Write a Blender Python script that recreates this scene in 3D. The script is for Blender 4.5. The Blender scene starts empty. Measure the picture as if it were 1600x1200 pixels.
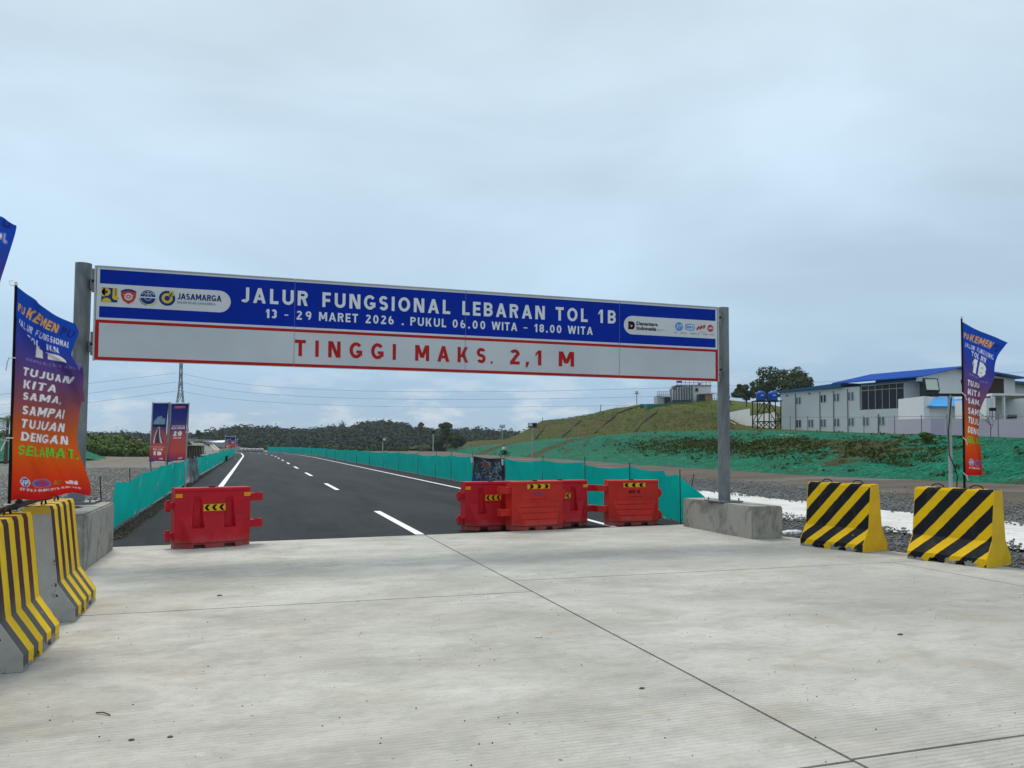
import bpy, bmesh, math, random
import numpy as np
from mathutils import Vector, Matrix
R = math.radians
random.seed(7); RNG = np.random.default_rng(11)
S = bpy.context.scene
COL = S.collection

# ------------------------------------------------------------------ camera
CAMH, FPX, PITCH, ROLL, YAW = 1.6, 1250.0, R(2.2), R(0.33), R(17.929)
PPX, PPY = 800.0, 648.3
_F = Vector((math.sin(YAW)*math.cos(PITCH), math.cos(YAW)*math.cos(PITCH), math.sin(PITCH)))
_R0 = Vector((math.cos(YAW), -math.sin(YAW), 0)); _U0 = _R0.cross(_F)
_R = _R0*math.cos(ROLL) + _U0*math.sin(ROLL); _U = _U0*math.cos(ROLL) - _R0*math.sin(ROLL)
cam = bpy.data.cameras.new('camera'); co = bpy.data.objects.new('camera', cam); COL.objects.link(co)
co.matrix_world = Matrix(((_R.x, _U.x, -_F.x, 0), (_R.y, _U.y, -_F.y, 0), (_R.z, _U.z, -_F.z, CAMH), (0, 0, 0, 1)))
cam.sensor_fit = 'HORIZONTAL'; cam.sensor_width = 36; cam.lens = 36*FPX/1600
cam.shift_y = (PPY-600)/1600; cam.clip_start = .1; cam.clip_end = 6000
S.camera = co

# ------------------------------------------------------------------ world
W = bpy.data.worlds.new('World'); S.world = W; W.use_nodes = True
nt = W.node_tree; nt.nodes.clear()
def WN(t, **k):
    n = nt.nodes.new(t)
    for a, b in k.items(): setattr(n, a, b)
    return n
def wl(a, b): nt.links.new(a, b)
SUN_EL, SUN_AZ = R(58), R(-10)          # azimuth measured from +Y towards +X
sky = WN('ShaderNodeTexSky', sky_type='NISHITA', sun_disc=False, sun_elevation=SUN_EL, sun_rotation=SUN_AZ)
tc = WN('ShaderNodeTexCoord')
sep = WN('ShaderNodeSeparateXYZ'); wl(tc.outputs['Generated'], sep.inputs[0])
ramp = WN('ShaderNodeValToRGB'); wl(sep.outputs['Z'], ramp.inputs[0])
cr = ramp.color_ramp
cr.elements[0].position = 0.0; cr.elements[0].color = (.37, .525, .665, 1)
cr.elements[1].position = 1.0; cr.elements[1].color = (.64, .732, .785, 1)
for p_, c_ in ((.06, (.32, .48, .655, 1)), (.13, (.41, .558, .69, 1)), (.25, (.465, .604, .722, 1)), (.45, (.545, .664, .755, 1))):
    e_ = cr.elements.new(p_); e_.color = c_
mp = WN('ShaderNodeMapping'); mp.inputs['Scale'].default_value = (1, 1, 2.6); wl(tc.outputs['Generated'], mp.inputs[0])
n1 = WN('ShaderNodeTexNoise'); n1.inputs['Scale'].default_value = 1.9; n1.inputs['Detail'].default_value = 5; n1.inputs['Roughness'].default_value = .48
n1.inputs['Distortion'].default_value = .5
wl(mp.outputs[0], n1.inputs['Vector'])
r1 = WN('ShaderNodeMapRange'); r1.inputs[1].default_value = .36; r1.inputs[2].default_value = .64; r1.inputs[3].default_value = .86; r1.inputs[4].default_value = 1.10
wl(n1.outputs[0], r1.inputs[0])
vm = WN('ShaderNodeVectorMath', operation='SCALE'); wl(ramp.outputs[0], vm.inputs[0]); wl(r1.outputs[0], vm.inputs['Scale'])
# low cumulus near the horizon
mp2 = WN('ShaderNodeMapping'); mp2.inputs['Scale'].default_value = (1, 1, 3.2); mp2.inputs['Location'].default_value = (.33, .1, 0); wl(tc.outputs['Generated'], mp2.inputs[0])
n2 = WN('ShaderNodeTexNoise'); n2.inputs['Scale'].default_value = 12; n2.inputs['Detail'].default_value = 7; n2.inputs['Roughness'].default_value = .58
wl(mp2.outputs[0], n2.inputs['Vector'])
r2 = WN('ShaderNodeMapRange'); r2.inputs[1].default_value = .50; r2.inputs[2].default_value = .62; wl(n2.outputs[0], r2.inputs[0])
r3 = WN('ShaderNodeValToRGB'); wl(sep.outputs['Z'], r3.inputs[0])
r3.color_ramp.elements[0].position = 0; r3.color_ramp.elements[0].color = (.45, .45, .45, 1)
r3.color_ramp.elements[1].position = .125; r3.color_ramp.elements[1].color = (0, 0, 0, 1)
e_ = r3.color_ramp.elements.new(.03); e_.color = (.7, .7, .7, 1)
e_ = r3.color_ramp.elements.new(.075); e_.color = (.3, .3, .3, 1)
mm = WN('ShaderNodeMath', operation='MULTIPLY'); wl(r2.outputs[0], mm.inputs[0]); wl(r3.outputs[0], mm.inputs[1])
mx2 = WN('ShaderNodeMix', data_type='RGBA'); wl(mm.outputs[0], mx2.inputs['Factor']); wl(vm.outputs[0], mx2.inputs['A']); mx2.inputs['B'].default_value = (.66, .70, .74, 1)
bg1 = WN('ShaderNodeBackground'); wl(sky.outputs[0], bg1.inputs[0]); bg1.inputs[1].default_value = .10
bg2 = WN('ShaderNodeBackground'); wl(mx2.outputs['Result'], bg2.inputs[0]); bg2.inputs[1].default_value = 1.17
mxs = WN('ShaderNodeMixShader'); mxs.inputs[0].default_value = .93
wl(bg1.outputs[0], mxs.inputs[1]); wl(bg2.outputs[0], mxs.inputs[2])
wo = WN('ShaderNodeOutputWorld'); wl(mxs.outputs[0], wo.inputs[0])
sl = bpy.data.lights.new('sun', 'SUN'); sl.energy = 2.2; sl.angle = R(18); sl.color = (1, .93, .84)
so = bpy.data.objects.new('sun', sl); COL.objects.link(so)
sd = Vector((math.sin(SUN_AZ)*math.cos(SUN_EL), math.cos(SUN_AZ)*math.cos(SUN_EL), math.sin(SUN_EL)))
so.rotation_euler = sd.to_track_quat('Z', 'Y').to_euler(); so.location = (0, 0, 40)
S.view_settings.view_transform = 'Standard'; S.view_settings.look = 'None'
S.view_settings.exposure = .09; S.view_settings.gamma = 1; S.view_settings.use_curve_mapping = False

# ------------------------------------------------------------------ survey helpers (sight line from the camera station to a world point)
def ray(x, y): return _R*(x-PPX) + _U*(PPY-y) + _F*FPX
def atD(x, y, D):
    d = ray(x, y); t = D/math.hypot(d.x, d.y); return Vector((d.x*t, d.y*t, CAMH+d.z*t))
def atY(x, y, Y):
    d = ray(x, y); t = Y/d.y; return Vector((d.x*t, Y, CAMH+d.z*t))
def gnd(x, y, z=0.0):
    d = ray(x, y); t = (z-CAMH)/d.z; return Vector((d.x*t, d.y*t, z))
def fd(x, y, d_):            # at forward depth d_
    d = ray(x, y); t = d_/d.dot(Vector((_F.x, _F.y, 0)).normalized()); return Vector((d.x*t, d.y*t, CAMH+d.z*t))

# ------------------------------------------------------------------ materials
MATS = {}
class NB:
    def __init__(s, name):
        s.m = bpy.data.materials.new(name); s.m.use_nodes = True; s.t = s.m.node_tree
        s.b = s.t.nodes['Principled BSDF']
    def n(s, t, **k):
        n = s.t.nodes.new(t)
        for a, b in k.items(): setattr(n, a, b)
        return n
    def l(s, a, b): s.t.links.new(a, b)
    def coord(s, kind='Object'): return s.n('ShaderNodeTexCoord').outputs[kind]
    def pos(s): return s.n('ShaderNodeNewGeometry').outputs['Position']
    def noise(s, vec, scale, detail=4, rough=.5, dist=0, sc=None):
        if sc:
            mp = s.n('ShaderNodeMapping'); mp.inputs['Scale'].default_value = sc; s.l(vec, mp.inputs[0]); vec = mp.outputs[0]
        n = s.n('ShaderNodeTexNoise'); n.inputs['Scale'].default_value = scale; n.inputs['Detail'].default_value = detail
        n.inputs['Roughness'].default_value = rough; n.inputs['Distortion'].default_value = dist; s.l(vec, n.inputs['Vector']); return n.outputs[0]
    def rng(s, v, a, b, c=0, d=1):
        n = s.n('ShaderNodeMapRange'); s.l(v, n.inputs[0])
        for i, q in enumerate((a, b, c, d)): n.inputs[i+1].default_value = q
        return n.outputs[0]
    def mix(s, f, a, b, mode='MIX'):
        n = s.n('ShaderNodeMix', data_type='RGBA', blend_type=mode)
        for i, q in (('Factor', f), ('A', a), ('B', b)):
            if isinstance(q, (int, float)): n.inputs[i].default_value = q if i == 'Factor' else (q, q, q, 1)
            elif isinstance(q, tuple): n.inputs[i].default_value = (*q[:3], 1)
            else: s.l(q, n.inputs[i])
        return n.outputs['Result']
    def math(s, op, a, b=0):
        n = s.n('ShaderNodeMath', operation=op)
        for i, q in enumerate((a, b)):
            if isinstance(q, (int, float)): n.inputs[i].default_value = q
            else: s.l(q, n.inputs[i])
        return n.outputs[0]
    def sep(s, v):
        n = s.n('ShaderNodeSeparateXYZ'); s.l(v, n.inputs[0]); return n.outputs
    def bump(s, h, strength=.3, dist=.01):
        n = s.n('ShaderNodeBump'); n.inputs['Strength'].default_value = strength; n.inputs['Distance'].default_value = dist
        s.l(h, n.inputs['Height']); s.l(n.outputs[0], s.b.inputs['Normal'])
    def out(s, col, rough=.6, metal=0, spec=None):
        if isinstance(col, tuple): s.b.inputs['Base Color'].default_value = (*col[:3], 1)
        else: s.l(col, s.b.inputs['Base Color'])
        if isinstance(rough, (int, float)): s.b.inputs['Roughness'].default_value = rough
        else: s.l(rough, s.b.inputs['Roughness'])
        s.b.inputs['Metallic'].default_value = metal
        if spec is not None: s.b.inputs['Specular IOR Level'].default_value = spec
        return s.m
def translucent(m, fac):
    t = m.node_tree; b = t.nodes['Principled BSDF']; tr = t.nodes.new('ShaderNodeBsdfTranslucent'); mx = t.nodes.new('ShaderNodeMixShader'); mx.inputs[0].default_value = fac
    src = b.inputs['Base Color'].links[0].from_socket; t.links.new(src, tr.inputs[0]); t.links.new(b.outputs[0], mx.inputs[1]); t.links.new(tr.outputs[0], mx.inputs[2])
    t.links.new(mx.outputs[0], t.nodes['Material Output'].inputs['Surface']); return m
def M(name, col, rough=.6, metal=0, var=.12, scale=6, spec=None, bump=0):
    """plain painted / plastic / metal surface with mottled colour"""
    if name in MATS: return MATS[name]
    k = NB(name); v = k.coord(); nz = k.noise(v, scale, 5, .6)
    c = k.mix(k.rng(nz, .3, .7), tuple(q*(1-var) for q in col), tuple(min(1, q*(1+var)) for q in col))
    if bump: k.bump(k.noise(v, scale*5, 4), bump, .01)
    MATS[name] = k.out(c, rough, metal, .2 if spec is None else spec); return MATS[name]

def m_concrete_slab():
    k = NB('slab_concrete'); v = k.pos()
    big = k.noise(v, .45, 6, .6, .4, (.8, 1.2, 1)); mid = k.noise(v, 1.3, 8, .70, .5, (.8, 1.5, 1)); fine = k.noise(v, 45, 4, .7)
    c = k.mix(k.rng(big, .33, .66), (.36, .342, .298), (.57, .55, .495))
    c = k.mix(k.rng(mid, .45, .72, 0, .7), c, (.25, .238, .205))
    c = k.mix(k.rng(k.noise(v, 5, 7, .75, .3, (.8, 1.3, 1)), .50, .72, 0, .45), c, (.24, .23, .205))
    c = k.mix(k.rng(k.noise(v, .8, 8, .7, .4, (.8, 1.1, 1)), .52, .68, 0, .55), c, (.60, .58, .53))
    c = k.mix(k.rng(k.noise(v, 13, 7, .8, .2, (.7, 1.2, 1)), .50, .70, 0, .38), c, (.22, .21, .185))
    c = k.mix(k.rng(k.noise(v, 3.4, 8, .8, .8, (.6, 1.5, 1)), .57, .66, 0, .5), c, (.60, .59, .555))
    sx = k.sep(v)
    c = k.mix(k.rng(sx['X'], 1.5, 7.5, 0, .32), c, (.26, .26, .245))          # darker tone towards the right
    st = k.noise(v, 1.1, 4, .6, 0, (1, 1, 1)); st = k.rng(st, .57, .72, 0, .5); c = k.mix(st, c, (.33, .27, .19))
    c = k.mix(k.rng(fine, .35, .75, 0, .22), c, (.26, .26, .25))
    sp = k.noise(v, 26, 2, .4); sp = k.rng(sp, .735, .76); c = k.mix(k.math('MULTIPLY', sp, .7), c, (.08, .06, .05))
    # tined grooves running across the lane
    vv = k.n('ShaderNodeVectorMath', operation='ADD'); k.l(v, vv.inputs[0])
    ds = k.n('ShaderNodeVectorMath', operation='SCALE'); nz = k.n('ShaderNodeTexNoise'); nz.inputs['Scale'].default_value = .7; k.l(v, nz.inputs['Vector'])
    k.l(nz.outputs['Color'], ds.inputs[0]); ds.inputs['Scale'].default_value = .10; k.l(ds.outputs[0], vv.inputs[1])
    wv = k.n('ShaderNodeTexWave', wave_type='BANDS', bands_direction='Y'); wv.inputs['Scale'].default_value = 7.4
    wv.inputs['Distortion'].default_value = .5; wv.inputs['Detail'].default_value = 2; wv.inputs['Detail Scale'].default_value = 3
    k.l(vv.outputs[0], wv.inputs['Vector'])
    area = k.rng(k.noise(v, .5, 4, .6), .36, .56, .15, 1)
    near = k.rng(sx['Y'], 5.0, 9.5, 1, .25)
    g = k.math('MULTIPLY', k.rng(wv.outputs[1], .0, .35, 1, 0), k.math('MULTIPLY', area, near))
    c = k.mix(k.math('MULTIPLY', g, .26), c, (.17, .17, .16))
    h = k.math('ADD', k.math('MULTIPLY', g, -.8), k.math('MULTIPLY', fine, .5)); k.bump(h, .5, .006)
    return k.out(c, .85, 0, .3)
def m_block():
    k = NB('cast_concrete'); v = k.coord()
    a = k.noise(v, 2.2, 7, .65, .8, (1, 1, .7)); b = k.noise(v, 9, 5, .6)
    c = k.mix(k.rng(a, .46, .56), (.31, .298, .258), (.165, .157, .135))
    c = k.mix(k.rng(b, .3, .75, 0, .45), c, (.42, .41, .38))
    pit = k.rng(k.noise(v, 30, 2, .4), .7, .76); c = k.mix(pit, c, (.1, .1, .09))
    k.bump(k.math('ADD', b, k.noise(v, 60, 3)), .5, .01)
    return k.out(c, .9, 0, .2)
def m_asphalt():
    k = NB('asphalt'); v = k.pos()
    a = k.noise(v, .5, 7, .65, .6, (1.5, .22, 1)); f = k.noise(v, 120, 2, .8)
    c = k.mix(k.rng(a, .35, .68), (.011, .0135, .0165), (.031, .035, .040)); c = k.mix(k.rng(k.noise(v, 1.6, 6, .7, 1, (1, .5, 1)), .5, .75, 0, .5), c, (.042, .046, .050))
    c = k.mix(k.rng(f, .45, .8, 0, .6), c, (.060, .065, .070))
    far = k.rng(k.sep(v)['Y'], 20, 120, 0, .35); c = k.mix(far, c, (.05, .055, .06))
    k.bump(f, .6, .008)
    return k.out(c, .85, 0, .12)
def m_ground():
    k = NB('earth_and_gravel'); v = k.pos(); s = k.sep(v)
    w = k.noise(v, .12, 5, .6); wob = k.math('MULTIPLY', k.math('SUBTRACT', w, .5), 14)
    x = k.math('ADD', s['X'], wob)
    f = k.noise(v, 9, 6, .75); f2 = k.noise(v, 35, 3, .7)
    grav = k.mix(k.rng(f, .3, .72), (.05, .053, .053), (.17, .172, .168))
    gl = k.mix(k.rng(f, .3, .75), (.15, .148, .138), (.28, .276, .256))
    dirt = k.mix(k.rng(k.noise(v, .5, 7, .7, 0, (.35, 1, 1)), .3, .7), (.085, .066, .052), (.165, .14, .115))
    dirt = k.mix(k.rng(k.noise(v, .16, 4, .6, .5), .52, .62, 0, .8), dirt, (.185, .178, .165))
    gl = k.mix(k.rng(k.noise(v, .9, 6, .7, .3, (1.4, .16, 1)), .5, .66, 0, .7), gl, (.13, .115, .09))
    c = k.mix(k.rng(x, 18, 22), grav, dirt)
    c = k.mix(k.rng(s['X'], 4, 6), gl, c)
    dl = k.mix(k.rng(k.noise(v, .6, 6, .7), .35, .65), (.14, .12, .09), (.24, .215, .175))
    c = k.mix(k.math('MULTIPLY', k.rng(s['Y'], 60, 80), k.rng(s['X'], 0, 3, 1, 0)), c, dl)
    grn = k.mix(k.noise(v, .05, 4), (.05, .075, .03), (.10, .11, .05))
    c = k.mix(k.rng(s['Y'], 205, 260), c, grn)
    k.bump(k.math('ADD', f, f2), .9, .05)
    return k.out(c, .95, 0, .15)
def m_net():
    k = NB('green_erosion_net'); v = k.pos()
    at = k.n('ShaderNodeAttribute', attribute_name='soil'); soil = at.outputs['Fac']
    wr = k.noise(v, .8, 5, .65, 1.2, (1, .5, 2.5)); st = k.noise(v, 2.2, 4, .6, .8, (.5, 1.6, 1))
    c = k.mix(k.rng(wr, .3, .72), (.004, .090, .048), (.008, .235, .142))
    c = k.mix(k.rng(st, .42, .72, 0, .55), c, (.008, .085, .040))
    c = k.mix(k.rng(k.noise(v, .18, 5, .6), .45, .7, 0, .45), c, (.030, .13, .05))
    pa = k.noise(v, .17, 8, .66, .6, (.8, .8, 2.2))
    fs = k.noise(v, 3.5, 5, .7, 1.5, (.35, 1.3, 3.0)); c = k.mix(k.rng(fs, .52, .62, 0, .7), c, (.016, .33, .205)); c = k.mix(k.rng(fs, .36, .47, .85, 0), c, (.004, .042, .022))  # wrinkle highlights and shaded creases painted into the net colour as streaks
    f3 = k.noise(v, 1.1, 7, .75, 2, (.5, 1, 2)); c = k.mix(k.rng(f3, .50, .64, 0, .6), c, (.016, .062, .022))
    patch = k.rng(k.math('ADD', pa, k.math('MULTIPLY', soil, .5)), .575, .64)
    veg = k.mix(k.rng(k.noise(v, 1.2, 5, .7), .35, .65), (.036, .052, .014), (.085, .078, .030))
    c = k.mix(patch, c, veg)
    k.bump(k.math('ADD', wr, k.math('MULTIPLY', st, .8)), 1.0, .5)
    return k.out(c, .8, 0, .08)
def m_hill():
    k = NB('terraced_grass'); v = k.pos()
    a = k.noise(v, .11, 6, .62, .5); b = k.noise(v, 1.3, 6, .7)
    z = k.sep(v)['Z']
    c = k.mix(k.rng(a, .35, .62), (.095, .070, .028), (.066, .098, .022))
    c = k.mix(k.rng(z, 8.2, 11.5, 0, .8), c, (.105, .135, .028))
    c = k.mix(k.rng(b, .35, .75, 0, .65), c, (.050, .050, .018))
    k.bump(b, .8, .3)
    return k.out(c, .95, 0, .03)
def m_leaf(name, a, b, sc=.9):
    if name in MATS: return MATS[name]
    k = NB(name); v = k.pos(); n = k.noise(v, sc, 3, .6); n2 = k.noise(v, sc*8, 2, .6)
    c = k.mix(k.rng(k.math('ADD', k.math('MULTIPLY', n, .6), k.math('MULTIPLY', n2, .4)), .36, .62), a, b)
    MATS[name] = k.out(c, .8, 0, .06); return MATS[name]
def m_fabric():
    k = NB('teal_shade_fabric'); v = k.pos()
    a = k.noise(v, 1.1, 4, .6, .6); f = k.noise(v, 8, 4, .6, 0, (1, .3, 3))
    c = k.mix(k.rng(a, .3, .7), (.0, .38, .315), (.002, .47, .40))
    c = k.mix(k.rng(f, .5, .8, 0, .2), c, (.03, .52, .45)); k.bump(k.noise(v, 3, 3, .5), .15, .05)
    return k.out(c, .7, 0, .1)
def m_galv():
    k = NB('galvanised_steel'); v = k.coord()
    a = k.noise(v, 4, 6, .65, 1, (1, 1, .35)); b = k.noise(v, 16, 3, .6)
    c = k.mix(k.rng(a, .35, .68), (.12, .132, .138), (.225, .24, .245)); c = k.mix(k.rng(b, .5, .8, 0, .3), c, (.17, .17, .17))
    return k.out(c, .55, .35, .4)
def m_jersey(diag):
    k = NB('striped_barrier_paint' if diag else 'upright_striped_barrier_paint')
    uv = k.n('ShaderNodeUVMap', uv_map='UVMap').outputs[0]; s = k.sep(uv); v = k.coord()
    wob = k.math('MULTIPLY', k.math('SUBTRACT', k.noise(v, 9, 5, .65), .5), .028)
    if diag:
        t = k.math('ADD', k.math('SUBTRACT', s['X'], k.math('MULTIPLY', s['Y'], .87)), wob)
        fr = k.math('FRACT', k.math('MULTIPLY', k.math('ADD', t, .7535+3.6), 1/.36)); stripe = k.rng(fr, .55, .565, 1, 0)
        dark = k.mix(k.noise(v, 5, 4), (.004, .006, .009), (.014, .017, .022))
        yel = k.mix(k.rng(k.noise(v, 4, 5, .6), .3, .7), (.70, .42, .003), (.82, .50, .004))
    else:
        t = k.math('ADD', s['X'], wob)
        fr = k.math('FRACT', k.math('MULTIPLY', k.math('ADD', t, 9.99), 1/.27)); stripe = k.rng(fr, .47, .49, 1, 0)
        hz = k.rng(k.math('ADD', s['Y'], k.math('MULTIPLY', k.noise(v, 3, 2), .15)), .42, .62)
        dk = k.mix(k.rng(k.sep(v)['X'], -.3, .4), (.045, .016, .020), (.085, .012, .014))
        dark = k.mix(hz, (.09, .088, .085), dk)
        yel = k.mix(k.rng(k.noise(v, 4, 5, .6), .3, .7), (.70, .44, .004), (.82, .54, .008))
    c = k.mix(stripe, yel, dark)
    dirt = k.rng(k.noise(v, 6, 6, .75, 0, (1, 1, .5)), .52, .8, 0, .30); c = k.mix(dirt, c, (.16, .12, .06))
    low = k.math('SUBTRACT', k.noise(v, 7, 4, .6), k.math('MULTIPLY', s['Y'], 2.2)); c = k.mix(k.rng(low, .43, .46), c, (.27, .265, .24))
    chip = k.rng(k.noise(v, 11, 6, .75), .685, .70); c = k.mix(chip, c, (.28, .27, .25))
    k.bump(k.noise(v, 18, 4), .2, .01)
    return k.out(c, .6, 0, .12)
def m_plastic(name, col, dusty):
    k = NB(name); v = k.coord(); a = k.noise(v, 3, 5, .6)
    c = k.mix(k.rng(a, .3, .7), tuple(q*.82 for q in col), tuple(q*1.12 for q in col))
    c = k.mix(k.rng(k.noise(v, 14, 6, .75, 0, (1, 1, .3)), .56, .78, 0, .45), c, dusty)
    zz = k.math('SUBTRACT', k.math('MULTIPLY', k.noise(v, 8, 5, .7), .35), k.sep(v)['Z']); c = k.mix(k.rng(zz, .0, .14, 0, .55), c, (.20, .13, .10))
    sc = k.rng(k.noise(v, 22, 4, .8, 0, (.25, 1, 2)), .66, .70, 0, .6); c = k.mix(sc, c, (.12, .02, .02))
    k.bump(k.noise(v, 40, 3), .12, .004)
    return k.out(c, .5, 0, .22)
def m_attr(name, rough=.6):
    if name in MATS: return MATS[name]
    k = NB(name); a = k.n('ShaderNodeAttribute', attribute_name='print'); v = k.coord()
    c = k.mix(k.rng(k.noise(v, 40, 3, .6), .3, .8, 0, .10), a.outputs['Color'], (.08, .06, .06))
    MATS[name] = translucent(k.out(c, rough, 0, .1), .32); return MATS[name]
def m_white_sheet():
    k = NB('pale_lean_concrete'); v = k.pos()
    c = k.mix(k.rng(k.noise(v, .9, 6, .65), .3, .7), (.50, .495, .47), (.68, .675, .65))
    c = k.mix(k.rng(k.noise(v, 2.6, 8, .8), .56, .66), c, (.20, .19, .175)); k.bump(k.noise(v, 6, 4), .3, .03)
    return k.out(c, .9, 0, .2)
def m_paint_line():
    k = NB('road_paint'); v = k.pos()
    c = k.mix(k.rng(k.noise(v, 30, 4, .7), .62, .75), (.78, .80, .80), (.25, .25, .25)); return k.out(c, .7)
SLAB, BLOCK, ASPH, GRD, NET, HILL = m_concrete_slab(), m_block(), m_asphalt(), m_ground(), m_net(), m_hill()
FAB, GALV, JD, JV = translucent(m_fabric(), .5), m_galv(), m_jersey(True), m_jersey(False)
CRIM = m_plastic('crimson_plastic', (.46, .006, .016), (.50, .035, .06)); ORNG = m_plastic('orange_red_plastic', (.52, .022, .013), (.50, .08, .06))
SHEET, LINE = m_white_sheet(), m_paint_line()
BLACK = M('black_paint', (.006, .006, .007), .55, spec=.12); DARKIRON = M('rusty_bar', (.035, .024, .02), .7, .2, .4, 25)
WHITE = M('white_paint', (.74, .76, .78), .55, var=.04)
SIGNW = M('reflective_sheeting', (.58, .60, .615), .4, var=.07, scale=1.2); SIGNF = M('aluminium_trim', (.42, .44, .45), .5, .3)
BLUE = M('sign_blue', (.001, .022, .30), .5, var=.08, scale=1.5, spec=.08); RED = M('sign_red', (.40, .016, .016), .5, spec=.1)
YEL = M('sticker_yellow', (.72, .42, .01), .4); AMBER = M('reflector_amber', (.78, .30, .01), .3)
NAVY = M('logo_navy', (.01, .03, .16), .5); GOLD = M('logo_gold', (.62, .42, .03), .5); SKYB = M('logo_sky_blue', (.03, .22, .58), .5)
LRED = M('logo_red', (.50, .04, .03), .5); PALE = M('logo_pale', (.55, .62, .66), .5); GLASS = M('dark_window_glass', (.006, .010, .013), .15, 0, .2, 1, .25)

# ------------------------------------------------------------------ object helpers
def link(name, me, mat=None, parent=None, kind=None):
    o = bpy.data.objects.new(name, me); COL.objects.link(o)
    if mat and me and not me.materials: me.materials.append(mat)
    if parent: o.parent = parent
    if kind: o['kind'] = kind
    return o
def tag(o, label, cat=None, group=None, kind=None):
    o['label'] = label
    if cat: o['category'] = cat
    if group: o['group'] = group
    if kind: o['kind'] = kind
    return o
def thing(name, label, cat, loc=(0, 0, 0), rz=0, group=None):
    o = bpy.data.objects.new(name, None); COL.objects.link(o); o.location = loc; o.rotation_euler.z = rz; o.empty_display_size = .2
    return tag(o, label, cat, group)
def copy_thing(o, parent=None):
    c = o.copy(); COL.objects.link(c); c.parent = parent
    for ch in [q for q in bpy.data.objects if q.parent == o]: copy_thing(ch, c)
    return c
def pymesh(name, v, f, smooth=False):
    me = bpy.data.meshes.new(name); me.from_pydata([tuple(q) for q in v], [], [tuple(q) for q in f]); me.update()
    if smooth: me.polygons.foreach_set('use_smooth', [True]*len(me.polygons))
    return me
def npmesh(name, V, F, mat=None, smooth=False):
    V = np.asarray(V, np.float32); F = np.asarray(F, np.int32); k = F.shape[1]
    me = bpy.data.meshes.new(name); me.vertices.add(len(V)); me.vertices.foreach_set('co', V.ravel())
    me.loops.add(F.size); me.loops.foreach_set('vertex_index', F.ravel())
    me.polygons.add(len(F)); me.polygons.foreach_set('loop_start', np.arange(0, F.size, k, dtype=np.int32)); me.polygons.foreach_set('loop_total', np.full(len(F), k, np.int32))
    if smooth: me.polygons.foreach_set('use_smooth', np.ones(len(F), bool))
    me.update(calc_edges=True); me.validate()
    if mat: me.materials.append(mat)
    return me
class MB:
    def __init__(s): s.v = []; s.f = []
    def add(s, v, f):
        b = len(s.v); s.v += [Vector(q) for q in v]; s.f += [tuple(i+b for i in q) for q in f]; return s
    def box(s, x0, x1, y0, y1, z0, z1):
        return s.add([(x0, y0, z0), (x1, y0, z0), (x1, y1, z0), (x0, y1, z0), (x0, y0, z1), (x1, y0, z1), (x1, y1, z1), (x0, y1, z1)],
                     [(0, 3, 2, 1), (4, 5, 6, 7), (0, 1, 5, 4), (1, 2, 6, 5), (2, 3, 7, 6), (3, 0, 4, 7)])
    def tube(s, pts, r, n=8, cap=True, r1=None):
        pts = [Vector(p) for p in pts]; b = len(s.v); N = len(pts)
        for i, p in enumerate(pts):
            d = (pts[min(i+1, N-1)]-pts[max(i-1, 0)]).normalized()
            a = d.cross(Vector((0, 0, 1)) if abs(d.z) < .9 else Vector((1, 0, 0))).normalized(); c = d.cross(a)
            rr = r if r1 is None else r+(r1-r)*i/(N-1)
            for k in range(n):
                t = 2*math.pi*k/n; s.v.append(p+a*(rr*math.cos(t))+c*(rr*math.sin(t)))
        for i in range(N-1):
            for k in range(n): s.f.append((b+i*n+k, b+i*n+(k+1) % n, b+(i+1)*n+(k+1) % n, b+(i+1)*n+k))
        if cap: s.f.append(tuple(b+k for k in range(n-1, -1, -1))); s.f.append(tuple(b+(N-1)*n+k for k in range(n)))
        return s
    def prism(s, poly, d0, d1, f):    # poly 2d -> f(a,b,depth)
        n = len(poly); b = len(s.v)
        for d in (d0, d1): s.v += [Vector(f(p[0], p[1], d)) for p in poly]
        s.f.append(tuple(b+i for i in range(n))); s.f.append(tuple(b+n+i for i in range(n-1, -1, -1)))
        for i in range(n): j = (i+1) % n; s.f.append((b+j, b+i, b+n+i, b+n+j))
        return s
    def mesh(s, name, mat, smooth=False, bevel=0):
        me = pymesh(name, s.v, s.f)
        bm = bmesh.new(); bm.from_mesh(me)
        bmesh.ops.recalc_face_normals(bm, faces=bm.faces)
        if bevel: bmesh.ops.bevel(bm, geom=list(bm.edges), offset=bevel, segments=2, affect='EDGES', clamp_overlap=True)
        bm.to_mesh(me); bm.free()
        if smooth:
            me.polygons.foreach_set('use_smooth', [True]*len(me.polygons))
            try: me.set_sharp_from_angle(angle=R(40))
            except Exception: pass
        me.materials.append(mat); return me
    def build(s, name, mat, parent=None, smooth=False, bevel=0, kind=None):
        return link(name, s.mesh(name, mat, smooth, bevel), None, parent, kind)

def bfont_tris(body, spacing=1.0, bold=.0, shear=0, words=1.0):
    c = bpy.data.curves.new('lettering', 'FONT'); c.body = body; c.size = 1; c.space_character = spacing; c.space_word = words
    c.offset = bold; c.shear = shear; c.resolution_u = 3
    o = bpy.data.objects.new('lettering', c); COL.objects.link(o)
    dg = bpy.context.evaluated_depsgraph_get(); me = bpy.data.meshes.new_from_object(o.evaluated_get(dg))
    me.calc_loop_triangles()
    V = np.array([v.co[:2] for v in me.vertices], float).reshape(-1, 2); T = np.array([t.vertices[:] for t in me.loop_triangles], int).reshape(-1, 3)
    bpy.data.objects.remove(o); bpy.data.curves.remove(c); bpy.data.meshes.remove(me)
    lo, hi = V.min(0), V.max(0)
    return np.concatenate([(V-lo)/(hi-lo), np.zeros((len(V), 1))], 1), T, (hi-lo)
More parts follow.
